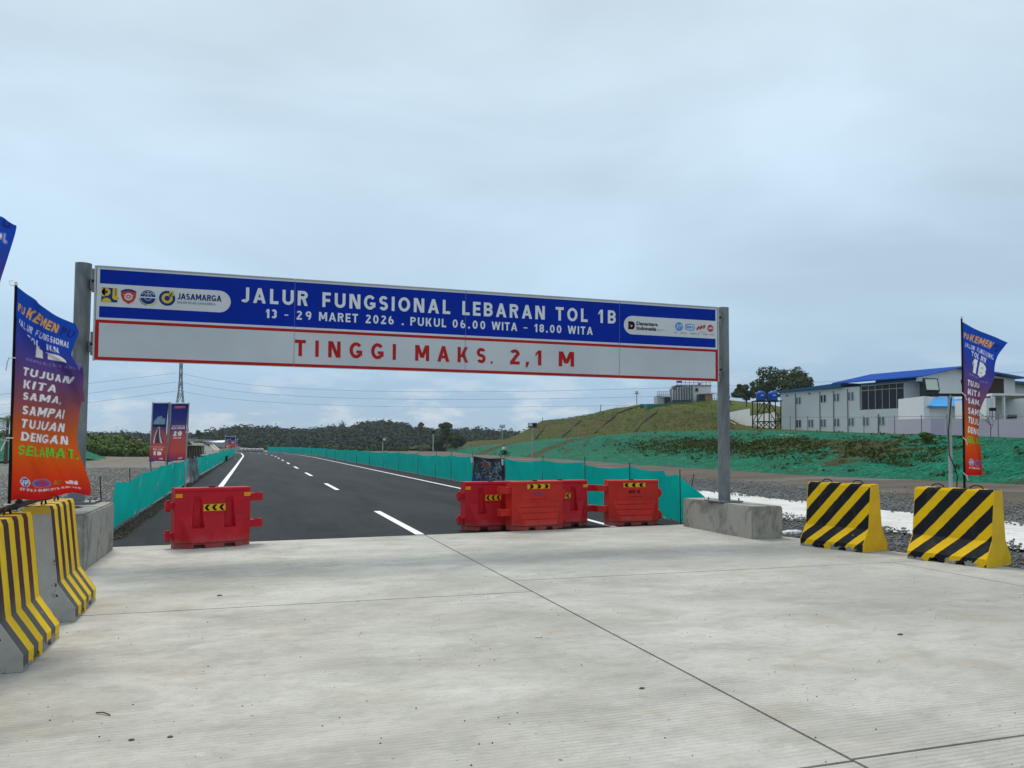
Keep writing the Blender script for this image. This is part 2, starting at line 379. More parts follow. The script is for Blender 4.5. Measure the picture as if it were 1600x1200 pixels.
# own plain bold sans capitals and figures, built from bars, slanted bars and ring sectors
def glyph(ch, t):
    P = []
    def bar(x0, y0, x1, y1): P.append([(x0, y0), (x1, y0), (x1, y1), (x0, y1)])
    def dia(x0, y0, x1, y1, k=1.0):      # slanted bar cut level at both ends; x = left edge
        h = t*k*math.hypot(x1-x0, y1-y0)/abs(y1-y0); P.append([(x0, y0), (x0+h, y0), (x1+h, y1), (x1, y1)])
    def arc(cx, cy, rx, ry, a0, a1, n=14):
        for i in range(n):
            p, q = R(a0+(a1-a0)*i/n), R(a0+(a1-a0)*(i+1)/n)
            P.append([(cx+(rx-t)*math.cos(p), cy+(ry-t)*math.sin(p)), (cx+rx*math.cos(p), cy+ry*math.sin(p)), (cx+rx*math.cos(q), cy+ry*math.sin(q)), (cx+(rx-t)*math.cos(q), cy+(ry-t)*math.sin(q))])
    V = lambda x: bar(x, 0, x+t, 1)
    r = (1+t)/4
    if ch == 'A': w = .80; h = t*1.08; dia(0, 0, w/2-h/2, 1); dia(w-h, 0, w/2-h/2, 1); bar(.22, .22, w-.22, .22+t*.85)
    elif ch == 'B': w = .66; V(0); c = w-r; bar(t, 0, c, t); bar(t, r*2-t, c, r*2); bar(t, 1-t, c, 1); arc(c, r, r, r, -90, 90); arc(c-.02, 1-r, r, r, -90, 90)
    elif ch in 'CG':
        w = .76; arc(w/2, .5, w/2+.02, .5, 45 if ch == 'C' else 38, 320 if ch == 'C' else 315, 26)
        if ch == 'G': bar(w-t, .17, w, .5); bar(w*.52, .5-t*.9, w-t, .5)
    elif ch == 'D': w = .74; V(0); bar(t, 0, w-.42, t); bar(t, 1-t, w-.42, 1); arc(w-.42, .5, .42, .5, -90, 90, 20)
    elif ch == 'E': w = .56; V(0); bar(t, 0, w, t); bar(t, 1-t, w, 1); bar(t, .5-t/2, w*.93, .5+t/2)
    elif ch == 'F': w = .55; V(0); bar(t, 1-t, w, 1); bar(t, .46-t/2, w*.92, .46+t/2)
    elif ch == 'H': w = .72; V(0); V(w-t); bar(t, .5-t/2, w-t, .5+t/2)
    elif ch == 'I': w = t; V(0)
    elif ch == 'J': w = .48; bar(w-t, .26, w, 1); arc(w-.26, .26, .26, .26, -150, 0)
    elif ch == 'K': w = .60+t*.7; V(0); h = t*1.3; dia(t*.75, .34, w-h-.02, 1); dia(w-h, 0, t*1.0+.04, .60)
    elif ch == 'L': w = .54; V(0); bar(t, 0, w, t)
    elif ch == 'M': w = .90; V(0); V(w-t); h = t*1.12; dia(w/2-h/2, .20, t*.15, 1); dia(w/2-h/2, .20, w-t*.15-h, 1)
    elif ch == 'N': w = .74; V(0); V(w-t); h = t*1.2; dia(w-t*.95-h*.3, 0, t*.25, 1)
    elif ch in 'O0': w = .82 if ch == 'O' else .62; arc(w/2, .5, w/2, .5, 0, 360, 32)
    elif ch == 'P': w = .64; V(0); s = .29; bar(t, 1-t, w-s, 1); bar(t, 1-2*s, w-s, 1-2*s+t); arc(w-s, 1-s, s, s, -90, 90)
    elif ch == 'R': w = .68; V(0); s = .28; bar(t, 1-t, w-s-.03, 1); bar(t, 1-2*s, w-s-.03, 1-2*s+t); arc(w-s-.03, 1-s, s, s, -90, 90); dia(w-t*1.2, 0, w*.42, .46)
    elif ch == 'S': w = .60; arc(w/2, 1-r, w/2, r, 25, 270, 18); arc(w/2, r, w/2, r, 90, -155, 18)
    elif ch == 'T': w = .64; bar(w/2-t/2, 0, w/2+t/2, 1-t); bar(0, 1-t, w, 1)
    elif ch == 'U': w = .72; bar(0, .36, t, 1); bar(w-t, .36, w, 1); arc(w/2, .36, w/2, .36, 180, 360, 18)
    elif ch == 'V': w = .78; h = t*1.08; dia(w/2-h/2, 0, 0, 1); dia(w/2-h/2, 0, w-h, 1)
    elif ch == 'W': w = 1.12; h = t*1.04; a = .20; dia(a, 0, 0, 1); dia(a, 0, w/2-h/2, 1); dia(w-a-h, 0, w/2-h/2, 1); dia(w-a-h, 0, w-h, 1)
    elif ch == 'Y': w = .74; bar(w/2-t/2, 0, w/2+t/2, .44); h = t*1.2; dia(w/2-h/2, .40, 0, 1); dia(w/2-h/2, .40, w-h, 1)
    elif ch == '1': w = .36; bar(w-t, 0, w, 1); P.append([(0, .76), (0, .76-t*.9), (w-t, .90-t*.5), (w-t, 1)])
    elif ch == '2': w = .58; s = .30; arc(w/2, 1-s, w/2, s, 160, -20, 16); dia(.0, t*.8, w-t*1.25, .66); bar(0, 0, w, t)
    elif ch == '3': w = .58; arc(w/2-.02, 1-r, w/2, r, 150, -90, 16); arc(w/2-.02, r, w/2, r, 90, -150, 16)
    elif ch == '6': w = .62; arc(w/2, .32, w/2, .32, 0, 360, 24); arc(w/2+.06, .40, w/2+.06, .60, 100, 180, 10)
    elif ch == '9': w = .62; arc(w/2, .68, w/2, .32, 0, 360, 24); arc(w/2-.06, .60, w/2+.06, .60, -80, 0, 10)
    elif ch == '8': w = .60; arc(w/2, 1-r, w/2-.02, r, 0, 360, 20); arc(w/2, r, w/2, r, 0, 360, 20)
    elif ch == '.': w = t*1.1; bar(0, 0, w, w)
    elif ch == ',': w = t*1.1; P.append([(0, -.16), (t*.5, -.16), (t*1.1, t), (t*.1, t)])
    elif ch == '-': w = .30; bar(0, .38, w, .38+t*.9)
    elif ch == '/': w = .4; dia(0, 0, w-t, 1)
    else: w = .30
    return w, P
GLY = []
FONTCH = set('ABCDEFGHIJKLMNOPRSTUVWY1236980.,-/ ')
def text_tris(body, spacing=1.0, bold=.0, shear=0, words=1.0, aspect=None):
    if not set(body) <= FONTCH: return bfont_tris(body, spacing, bold, shear)
    t = .135+bold*2.2; x = 0; V = []; T = []; GLY.clear(); gap = (.15+t*.2)*(1+(spacing-1)*3.2); k = 0
    if aspect and len(body) > 1: gap = max(.07, (aspect-sum(glyph(c, t)[0] for c in body))/(len(body)-1))
    for ch in body:
        w, P = glyph(ch, t); GLY.append((len(V), len(T)))
        for q in P:
            b = len(V); k += 1
            for a, c in q: V.append((x+a+shear*c, c, (k % 7)*.14)) 
            T += [(b, b+1, b+2), (b, b+2, b+3)]
        x += w+gap
    V = np.array(V); T = np.array(T); lo, hi = V[:, :2].min(0), V[:, :2].max(0)
    V[:, :2] = (V[:, :2]-lo)/(hi-lo); return V, T, hi-lo
def face_text(name, body, x0, x1, z0, z1, Y, mat, parent, spacing=1.0, bold=.0, shear=0, words=1.0, th=.002):
    """flat lettering facing -Y, fitted in a box"""
    V, T, _ = text_tris(body, spacing, bold, shear, words)
    v = [(x0+(x1-x0)*a, Y-th-c*.002, z0+(z1-z0)*b) for a, b, c in V]
    return link(name, pymesh(name, v, T), mat, parent)

# ================================================================== SETTING
# ---- apron of concrete slabs
def slab(poly, z0=-.18, z1=0.0):
    me = MB().prism(poly, z0, z1, lambda a, b, d: (a, b, d)).mesh('slab', SLAB, bevel=0)
    return me
apron = MB().box(-3.0, 8.9, -4, 13.7, -.3, -.022).build('concrete_apron', M('joint_sealant', (.05, .05, .048), .9), kind='structure')
tag(apron, 'pale grooved concrete apron in front of the toll road gate')
def far(x): return 13.62+.085*(x+3) if x < 3 else 14.42+(x-2.94)*.049
G = .011
polys = [[(-3, 8.35+G), (2.95-G, 8.35+G), (2.95-G, far(2.94)), (-3, far(-3))],
         [(-3, 3.41+G), (2.95-G, 3.41+G), (2.95-G, 8.35-G), (-3, 8.35-G)], [(-3, -4), (2.95-G, -4), (2.95-G, 3.41-G), (-3, 3.41-G)],
         [(2.95+G, 9.08+G), (9.6, 9.08+G), (9.13, 12.2), (8.95, 14.7), (2.95+G, far(2.95))],
         [(2.95+G, 3.43+G), (8.54, 3.43+G), (8.54, 9.08-G), (2.95+G, 9.08-G)], [(2.95+G, -4), (8.54, -4), (8.54, 3.43-G), (2.95+G, 3.43-G)],
         [(8.54+2*G, -4), (11.6, -4), (10.4, 4), (9.85, 7.6), (9.6, 9.08-G), (8.54+2*G, 9.08-G)]]
for q in polys: link('slab', slab(q), None, apron)
# ---- road
def sheet(name, poly, z, mat, label=None, parent=None, kind='structure'):
    o = link(name, pymesh(name, [(a, b, z) for a, b in poly], [tuple(range(len(poly)))]), mat, parent, kind if not parent else None)
    if label: tag(o, label)
    return o
road = sheet('road', [(-2.55, 13.3), (8.9, 13.9), (8.9, 60), (8.95, 120), (7.2, 150), (.8, 190), (-7, 222), (-15, 222), (-6.5, 180), (-3.4, 150), (-2.55, 120)], -.030, ASPH, 'fresh dark asphalt toll road running to the hills')
def ribbon(pts, w, z):
    v = []; f = []
    for i, (x, y) in enumerate(pts):
        a = Vector(pts[max(i-1, 0)]); b = Vector(pts[min(i+1, len(pts)-1)]); d = (b-a).normalized(); nrm = Vector((-d.y, d.x))*w/2
        v += [(x+nrm.x, y+nrm.y, z), (x-nrm.x, y-nrm.y, z)]
    for i in range(len(pts)-1): f.append((2*i, 2*i+1, 2*i+3, 2*i+2))
    return pymesh('ribbon', v, f)
link('edge_line', ribbon([(-1.14, 14.0), (-1.14, 60), (-1.2, 117), (-1.9, 150), (-4.6, 180)], .19, -.025), LINE, road)
link('edge_line', ribbon([(6.98, 14.8), (7.3, 20), (7.5, 30), (7.5, 100), (6.9, 128), (5.2, 146)], .14, -.025), LINE, road)
y = 14.45
for i in range(14):
    y1 = y+(5.35 if i == 0 else 5.0); x = 2.93 if y < 110 else 2.93-(y-110)**2*.0012
    link('lane_dash', ribbon([(x, y), (x, y1)], .16, -.025), LINE, road); y = y1+8.3+(1.3 if i == 0 else 0)
# ---- the ground sheet out to the horizon
gv = []; gf = []
rad = [0.01, 6, 14, 30, 60, 110, 200, 350, 700, 1600, 3500]; NA = 64
for r_ in rad:
    for a in range(NA): t = 2*math.pi*a/NA; gv.append((r_*math.sin(t), r_*math.cos(t), -.065 if r_ < 300 else -.065-(r_-300)*.0005))
for i in range(len(rad)-1):
    for a in range(NA): gf.append((i*NA+a, i*NA+(a+1) % NA, (i+1)*NA+(a+1) % NA, (i+1)*NA+a))
ground = link('ground', pymesh('ground', gv, gf), GRD, kind='structure'); tag(ground, 'gravel and bare brown earth beside and beyond the road')
# pale lean concrete strip on the right
v = []; f = []; N = 60
for i in range(N+1):
    yy = 4+22.5*i/N
    for j in range(9):
        xx = 11.8+4.1*j/8+(random.uniform(-.18, .18) if j in (0, 8) else 0); v.append((xx+(.3 if yy > 24 else 0), yy+(random.uniform(-.3, .3) if i in (0, N) else 0), -.02+.03*math.sin(yy*1.3+j)*.4))
for i in range(N):
    for j in range(8): f.append((i*9+j, i*9+j+1, (i+1)*9+j+1, (i+1)*9+j))
st = link('pale_concrete_strip', pymesh('strip', v, f, True), SHEET, kind='structure'); tag(st, 'pale lean concrete strip lying in the gravel right of the gate')

# ---- right-hand fan of terrain: net slope and hill behind
def lerp_tab(tab, x):
    for a, b in zip(tab, tab[1:]):
        if a[0] <= x <= b[0]:
            t = (x-a[0])/(b[0]-a[0]); return [p+(q-p)*t for p, q in zip(a[1:], b[1:])]
    return list(tab[0][1:] if x < tab[0][0] else tab[-1][1:])
#        px    baseY  netY  Dn    midY  Dm    ridY  Dr
FAN = [(640, 702.5, 701.0, 236, 700.0, 250, 699.6, 262),
       (700, 705.5, 699.5, 232, 696.5, 248, 694.5, 262),
       (740, 710.5, 697.0, 228, 692.5, 250, 690.0, 262),
       (790, 713.0, 693.0, 218, 688.0, 246, 686.5, 258),
       (815, 714.3, 691.0, 212, 679.0, 242, 676.5, 254),
       (835, 715.2, 688.5, 206, 671.0, 240, 664.5, 252),
       (850, 716.0, 686.5, 200, 666.0, 238, 657.5, 250),
       (880, 718.0, 684.5, 188, 661.0, 234, 654.5, 246),
       (920, 720.6, 681.5, 170, 655.0, 226, 648.0, 240),
       (960, 723.5, 678.5, 152, 649.5, 214, 638.5, 232),
       (1000, 726.7, 675.5, 134, 646.0, 200, 633.0, 222),
       (1040, 729.0, 673.8, 122, 643.0, 188, 630.5, 214),
       (1080, 731.2, 672.8, 112, 643.0, 174, 628.0, 208),
       (1120, 733.3, 672.5, 103, 646.0, 164, 625.5, 204),
       (1143, 734.7, 672.0, 97, 660.5, 154, 625.5, 200),
       (1165, 736.5, 671.8, 92, 664.0, 150, 628.0, 200),
       (1200, 739.0, 671.8, 86, 668.0, 142, 631.0, 200),
       (1240, 741.3, 673.0, 82, 670.5, 138, 640.0, 200),
       (1310, 744.6, 675.0, 75, 674.8, 105, 660.0, 200),
       (1382, 747.8, 677.5, 69, 677.3, 96, 668.0, 200),
       (1500, 752.6, 680.5, 61, 680.3, 90, 672.0, 200),
       (1600, 757.0, 684.5, 56, 684.3, 84, 676.0, 200),
       (1900, 785.0, 693.0, 44, 692.5, 80, 682.0, 200)]
def net_surf(px, t):
    bY, nY, Dn, *_ = lerp_tab(FAN, px); a = gnd(px, bY, -.06); b = atD(px, nY, Dn); q = a.lerp(b, t)
    w = math.sin(math.pi*min(max(t, 0), 1)); q.z += .12*(b.z)*w
    return q
cols = np.arange(640, 1901, 2.5); NT = 44; v = []; f = []; soil = []
def hsh(a, b): return (math.sin(a*12.9898+b*78.233)*43758.5453) % 1
for i, px in enumerate(cols):
    for j in range(NT+1):
        t = j/NT; q = net_surf(px, t); w = math.sin(math.pi*t) if 0 < j < NT else 0
        q.z += w*(.10*math.sin(q.x*5.1+math.sin(q.y*3)*1.5)*math.sin(q.y*4.3+q.x)+.16*math.sin(q.x*.9+q.y*.35)*math.sin(q.y*.8-q.x*.2)+.10*math.sin(q.x*2.3+q.y*1.7+math.sin(q.x))+.05*(hsh(i, j)-.5))
        v.append(q); s_ = 0
        # soil drains and berms crossing the far slope diagonally
        if px < 960:
            for (xa, ta, xb, tb, w_) in ((828, .0, 930, .95, 9), (750, .05, 802, .9, 8), (690, .1, 748, 1, 5)):
                k_ = (t-ta)/(tb-ta); xc = xa+(xb-xa)*k_
                if -.1 < k_ < 1.2 and abs(px-xc) < w_: s_ = .5
        if t > .955: s_ = max(s_, .3)
        if 1020 < px < 1400:
            e = ((t-.36-.0004*(px-1130))/.18)**2; s_ = max(s_, .26*max(0, 1-e)*min(1, (px-1020)/50))
        elif px >= 1400: s_ = max(s_, .05)
        soil.append(s_)
for i in range(len(cols)-1):
    for j in range(NT): a = i*(NT+1)+j; f.append((a, a+1, a+NT+2, a+NT+1))
me = npmesh('net_slope', [tuple(q) for q in v], [q[::-1] for q in f], NET, True)
at = me.attributes.new('soil', 'FLOAT', 'POINT'); at.data.foreach_set('value', soil)
emb = link('net_slope', me, kind='structure'); tag(emb, 'long bank covered in wrinkled green erosion net with weedy patches')
def hill_surf(px, u):
    bY, nY, Dn, mY, Dm, rY, Dr = lerp_tab(FAN, px); n = atD(px, nY, Dn); m = atD(px, mY, Dm); r_ = atD(px, rY, Dr)
    if u <= 1: return n.lerp(m, u)
    if u <= 2:
        k = u-1; q = m.lerp(r_, k); q.z += .25*math.sin(math.pi*k) if px < 1140 else 0; return q
    k = u-2; q = atD(px, rY, Dr+90*k); q.z = r_.z-(r_.z+.5)*k*k; return q
v = []; f = []; us = [0, .2, .4, .6, .8, .97, 1.0, 1.06, 1.25, 1.5, 1.75, 2, 2.15, 2.4, 2.7, 3]; NU = len(us)
cols2 = np.arange(640, 1901, 5)
for i, px in enumerate(cols2):
    for j, u in enumerate(us):
        q = hill_surf(px, u)
        if 0 < j < NU-1 and px < 1180: q.z += .22*math.sin(q.x*.31+q.y*.17)*math.sin(q.y*.23)+.10*(hsh(i+3, j)-.5)
        v.append(q)
for i in range(len(cols2)-1):
    for j in range(NU-1): a = i*NU+j; f.append((a, a+1, a+NU+1, a+NU))
hill = link('terraced_hill', npmesh('terraced_hill', [tuple(q) for q in v], [q[::-1] for q in f], HILL, True), kind='structure')
tag(hill, 'terraced olive and brown grass hill above the green net slope')
DRN = M('bare_gully_soil', (.035, .028, .014), .95, 0, .4, .5)
def gully(pts, w):
    v = []; f = []
    for k in range(13):
        t = k/12*(len(pts)-1); i = min(int(t), len(pts)-2); t -= i
        px = pts[i][0]+(pts[i+1][0]-pts[i][0])*t; u = pts[i][1]+(pts[i+1][1]-pts[i][1])*t
        q = hill_surf(px, u); q2 = hill_surf(px+w+.5*math.sin(k*2), u); q.z += .30; q2.z += .30
        v += [q, q2, (q2.x, q2.y, q2.z-.9), (q.x, q.y, q.z-.9)]
        if k: b = 4*k; f += [(b-4, b-3, b+1, b), (b-3, b-2, b+2, b+1), (b, b+3, b-1, b-4)]
    return link('gully', pymesh('gully', v, f), DRN, hill)
for pts in ([(878, .05), (893, .5), (907, 1.0)], [(930, .1), (948, .6), (962, 1.0)], [(993, .05), (1010, .55), (1026, .98)], [(836, .15), (846, .6), (852, 1.0)], [(963, 1.15), (985, 1.5), (1008, 1.75)]):
    gully(pts, 1.8)

# ---- far wooded ridges (one terrain, trees in a later block)
RIDGE = [(-400, 690), (-100, 684), (60, 680), (150, 681), (230, 682), (300, 683), (325, 679), (345, 673), (362, 670), (390, 670), (430, 671), (470, 673), (505, 671), (540, 668), (560, 665), (590, 660), (610, 660), (640, 667), (670, 674), (700, 673), (720, 672), (745, 673), (770, 675), (800, 677), (850, 680), (1000, 684), (1400, 690), (2000, 692)]
def ridge_y(px): return lerp_tab([(a, b) for a, b in RIDGE], px)[0]
def wood_pt(px, t):     # t 0 foot .. 1 crest
    D = 330+170*t; yb = 703.5; y_ = yb+(ridge_y(px)+4-yb)*min(1, t)**.9
    if t > 1: D = 500+200*(t-1); q = atD(px, ridge_y(px)+4, 500); q2 = atD(px, 700, D); q2.z = q.z*(1-(t-1))-.5; return q2
    return atD(px, y_, D)
v = []; f = []; c3 = np.arange(-400, 2001, 12); T3 = [-.02, .15, .3, .45, .6, .75, .9, 1, 1.2, 1.6, 2]
for px in c3:
    for t in T3: q = wood_pt(px, max(t, 0)); q.z -= (.8 if t < 0 else 0); v.append(q)
for i in range(len(c3)-1):
    for j in range(len(T3)-1): a = i*len(T3)+j; f.append((a, a+1, a+len(T3)+1, a+len(T3)))
hl = link('wooded_hills', npmesh('wooded_hills', [tuple(q) for q in v], [q[::-1] for q in f], m_leaf('wood_floor', (.02, .034, .02), (.05, .06, .03)), True), kind='structure')
tag(hl, 'low distant hills under the forest')

# ================================================================== THE GATE SIGN
YS = 12.95                                   # face plane of the board
gate = thing('overhead_sign', 'wide blue and white height limit sign board on two grey steel posts', 'gate sign', (3, YS+.2, 0))
def ch(mb_or_obj): mb_or_obj.location = -gate.location; return mb_or_obj
def gp(mb, name, mat, parent=None, **k):
    o = mb.build(name, mat, parent or gate, **k)
    if parent is None: o.location = -Vector(gate.location)
    return o
for X, zt, zb in ((-2.43, 4.26, .72), (8.45, 4.24, .57)):
    gp(MB().tube([(X-.02*(1 if X < 0 else -1), YS+.2, zb), (X, YS+.2, zt-.012), (X, YS+.2, zt)], .112, 28), 'post', GALV, smooth=True)
    pl = MB().box(X-.26, X+.26, YS-.06, YS+.46, zb, zb+.028)
    for a in (-.2, .2):
        for b in (-.2, .2): pl.tube([(X+a, YS+.2+b, zb+.02), (X+a, YS+.2+b, zb+.075)], .016, 6)
    gp(pl, 'base_plate', GALV, bevel=.003)
    sgn = 1 if X < 0 else -1
    for z in (3.86, 2.93) if X < 0 else (3.90, 2.92):
        b = MB(); xe = X+sgn*.105; xb = -2.22 if X < 0 else 8.2
        b.box(min(xe, xe+sgn*.05), max(xe, xe+sgn*.05), YS+.12, YS+.28, z+.02, z+.17)
        b.box(min(xe+sgn*.04, xb), max(xe+sgn*.04, xb), YS+.02, YS+.09, z-.04, z+.30)
        b.box(min(xe+sgn*.03, xb), max(xe+sgn*.03, xb), YS+.02, YS+.24, z+.10, z+.135)
        for zz in (z+.02, z+.24): b.tube([(xe+sgn*.075, YS+.0, zz), (xe+sgn*.075, YS+.11, zz)], .016, 6)
        gp(b, 'bracket', GALV)
seams = [-2.22, .59, 3.36, 6.2, 8.21]
for a, b in zip(seams, seams[1:]):
    pn = gp(MB().box(a+.004, b-.004, YS, YS+.05, 2.815, 4.19), 'sign_panel', SIGNW, bevel=.002)
    MB().box(a+.004, b-.004, YS-.012, YS+.06, 4.1905, 4.207).build('top_trim', SIGNF, pn)
gp(MB().box(-2.18, 8.17, YS+.052, YS+.11, 3.75, 3.83).box(-2.18, 8.17, YS+.052, YS+.11, 3.0, 3.08), 'rear_rail', GALV)
for X in (-2.236, 8.226): gp(MB().box(X-.012, X+.012, YS-.006, YS+.058, 2.81, 4.205), 'side_trim', SIGNF)
def flat(name, polys, mat, z=1, split=False):
    """thin print layers: closed outlines in board coordinates"""
    if split and len(polys) > 1:
        for q in polys: flat(name, [q], mat, z)
        return
    m = MB()
    for q in polys: m.add([(x, YS-.0016*z, w) for x, w in q], [tuple(range(len(q)))])
    o = link(name, pymesh(name, m.v, m.f), mat, gate); o.location = -Vector(gate.location); return o
def rect(x0, x1, z0, z1): return [(x0, z0), (x1, z0), (x1, z1), (x0, z1)]
def disc(x, z, r, n=32, a0=0, a1=360, rx=None): return [(x+(rx or r)*math.cos(R(a0+(a1-a0)*i/n)), z+r*math.sin(R(a0+(a1-a0)*i/n))) for i in range(n+(0 if a1-a0 == 360 else 1))]
def ring(x, z, r0, r1, a0=0, a1=360, n=40, rx=1):
    out = []
    for i in range(n):
        t0, t1 = R(a0+(a1-a0)*i/n), R(a0+(a1-a0)*(i+1)/n)
        out.append([(x+rx*r0*math.cos(t0), z+r0*math.sin(t0)), (x+rx*r1*math.cos(t0), z+r1*math.sin(t0)), (x+rx*r1*math.cos(t1), z+r1*math.sin(t1)), (x+rx*r0*math.cos(t1), z+r0*math.sin(t1))])
    return out
# blue field with two pale pills left open
BT, BB, PT, PB = 4.155, 3.445, 3.945, 3.61; pr = (PT-PB)/2; pc = (PT+PB)/2
xl, xr = -.36-pr, 6.285+pr
flat('blue_field', [rect(-2.175, 8.165, PT, BT), rect(-2.175, 8.165, BB, PB),
     [(xl, PT)]+[(xl+pr*math.cos(R(a)), pc+pr*math.sin(R(a))) for a in range(90, -91, -10)]+[(xl+pr+.3, PB), (xl+pr+.3, PT)],
     rect(xl+pr+.3, xr-pr-.3, PB, PT),
     [(xr, PT), (xr-pr-.3, PT), (xr-pr-.3, PB)]+[(xr+pr*math.cos(R(a)), pc+pr*math.sin(R(a))) for a in range(270, 90, -10)]], BLUE, 1, True)
flat('red_frame', [rect(-2.22, 8.21, 3.365, 3.41), rect(-2.22, 8.21, 2.82, 2.865), rect(-2.22, -2.172, 2.865, 3.365), rect(8.162, 8.21, 2.865, 3.365)], RED, 1, True)
SM = M('silver_sheeting', (.50, .53, .56), .45, var=.10, scale=.7)
flat('grey_field', [rect(-2.165, 8.155, 2.872, 3.358)], SM)
flat('panel_seam', [rect(q-.0028, q+.0028, 2.82, 4.18) for q in seams[1:-1]], M('seam_grey', (.16, .18, .24), .6), 3, True)
LET = M('silver_lettering', (.66, .69, .71), .4, var=.03)
def sx(px): return atY(px, 520, YS).x
def word(body, p0, p1, z0, z1, mat, spacing=1.0, bold=.018, layer=2, shear=0):
    x0, x1 = sx(p0), sx(p1); V, T, _ = text_tris(body, spacing, bold, shear, aspect=(x1-x0)/(z1-z0) if set(body) <= FONTCH else None)
    if z1-z0 > .12:
        ends = GLY[1:]+[(len(V), len(T))]
        for (a0, b0), (a1, b1) in zip(list(GLY), ends):
            if a1 == a0: continue
            o = link('letter', pymesh('letter', [(x0+(x1-x0)*a, YS-.0016*layer-c*.0018, z0+(z1-z0)*b) for a, b, c in V[a0:a1]], T[b0:b1]-a0), mat, gate); o.location = -Vector(gate.location)
        return
    o = link('lettering', pymesh('lettering', [(x0+(x1-x0)*a, YS-.0016*layer-c*.0018, z0+(z1-z0)*b) for a, b, c in V], T), mat, gate); o.location = -Vector(gate.location)
for w, a, b in (('JALUR', 376, 480), ('FUNGSIONAL', 503, 703), ('LEBARAN', 722, 851), ('TOL', 868, 918), ('1B', 935, 962)): word(w, a, b, 3.785, 4.02, LET, 1.15, .029)
for w, a, b in (('13', 415, 432), ('29', 463, 486), ('MARET', 498, 559), ('2026', 571, 615), ('PUKUL', 641, 697), ('06.00', 707, 758), ('WITA', 768, 808), ('18.00', 835, 877), ('WITA', 887, 926)):
    word(w, a, b, 3.562, 3.702, LET, 1.15, .045 if w == '13' else .024)
flat('lettering', [rect(sx(444), sx(450), 3.615, 3.632), rect(sx(818), sx(824), 3.615, 3.632), rect(sx(627.5), sx(630.5), 3.562, 3.588)], LET, 2, True)
for w, a, b in (('TINGGI', 461, 619), ('MAKS', 649, 759), ('2,1', 797, 846), ('M', 873, 897)):
    zl = 2.985 if w != '2,1' else 2.945
    word(w, a, b, zl, 3.245, RED, 1, .034)
flat('lettering', [disc(sx(768.5), 3.005, .022, 12)], RED, 2)
# emblems on the left pill
def ex(px): return sx(px)
x0, x1, z0, z1 = ex(157), ex(182), 3.675, 3.885
flat('emblem', [rect(x0, x1, z0, z1)], NAVY, 2)
w = x1-x0
flat('emblem', [disc(x0+.062, z1-.062, .058, 24)+[], rect(x0, x0+.05, z1-.13, z1-.01), [(x0+.15, z1), (x1, z1), (x1, z0+.08)]+[(x0+.19+.045*math.cos(R(a)), z0+.08+.045*math.sin(R(a))) for a in range(0, -181, -20)], disc(x0+.07, z0, .062, 20, 0, 180)], GOLD, 3)
flat('emblem', [disc(x0+.062, z1-.062, .022, 12), rect(x0+.185, x0+.195, z0+.09, z1)], NAVY, 4)
x, z = ex(199.5), 3.78
sh = [(x-.105, z+.075), (x-.05, z+.10), (x, z+.105), (x+.05, z+.10), (x+.105, z+.075), (x+.10, z-.01), (x+.07, z-.075), (x, z-.12), (x-.07, z-.075), (x-.10, z-.01)]
flat('emblem', [sh], LRED, 2); flat('emblem', [[(x-.105, z+.075), (x-.05, z+.10), (x, z+.105), (x+.05, z+.10), (x+.105, z+.075), (x+.104, z+.055), (x, z+.08), (x-.104, z+.055)]], NAVY, 3)
flat('emblem', ring(x, z-.01, .032, .055, n=16)+[[(x-.075, z+.02), (x-.03, z+.005), (x-.03, z-.01)], [(x+.075, z+.02), (x+.03, z+.005), (x+.03, z-.01)], disc(x, z-.01, .018, 12)], PALE, 3)
x = ex(230)
flat('emblem', [disc(x, z, .105, 36)], NAVY, 2)
flat('emblem', ring(x, z, .045, .051, n=24)+ring(x, z, .084, .089, 20, 160, rx=1.0, n=16)+[rect(x-.115, x+.115, z-.012, z+.006), rect(x-.004, x+.004, z, z+.1), rect(x-.085, x+.085, z+.052, z+.058)], PALE, 3)
flat('emblem', ring(x+.01, z-.01, .112, .122, 280, 350, 14), GOLD, 3); flat('emblem', ring(x, z-.005, .113, .122, 190, 265, 14), BLACK, 3)
x = ex(260)
flat('emblem', ring(x, z, .077, .113), NAVY, 2); flat('emblem', ring(x, z, .040, .074)+[rect(x+.03, x+.052, z+.02, z+.118)], GOLD, 3); flat('emblem', [disc(x, z, .036, 24)], NAVY, 3)
flat('emblem', [rect(x+.070, x+.092, z+.04, z+.115)], GOLD, 4)
word('JASAMARGA', 276, 345, 3.775, 3.868, NAVY, 1.0, .03); word('BALIKPAPAN SAMARINDA', 276, 336, 3.712, 3.748, M('logo_grey', (.2, .23, .28), .5), 1.0, .01)
# emblems on the right pill
x = ex(984)
flat('emblem', [[(x-.03, 3.70), (x-.03, 3.845), (x+.04, 3.845)]+[(x+.045+.055*math.cos(R(a)), 3.772+.073*math.sin(R(a))) for a in range(80, -81, -20)]+[(x+.04, 3.70)]], BLACK, 2)
flat('emblem', [[(x-.01, 3.80), (x+.05, 3.775), (x+.08, 3.80), (x+.02, 3.755)]], LRED, 3); flat('emblem', [[(x-.005, 3.775), (x+.02, 3.755), (x+.06, 3.775), (x+.03, 3.74)]], WHITE, 4)
word('Danantara', 994.5, 1027.5, 3.782, 3.848, BLACK, .97, .028); word('Indonesia', 994.5, 1025.5, 3.695, 3.765, BLACK, .97, .028)
word('Investment', 1027, 1038, 3.712, 3.728, BLACK, 1, 0); word('Fund', 1027, 1032.5, 3.69, 3.704, BLACK, 1, 0)
x = ex(1061); flat('emblem', [disc(x, 3.80, .082)], SKYB, 2); flat('emblem', ring(x, 3.80, .066, .070), PALE, 3); word('PP', 1057, 1065.5, 3.76, 3.84, PALE, 1, .01, 3, .25)
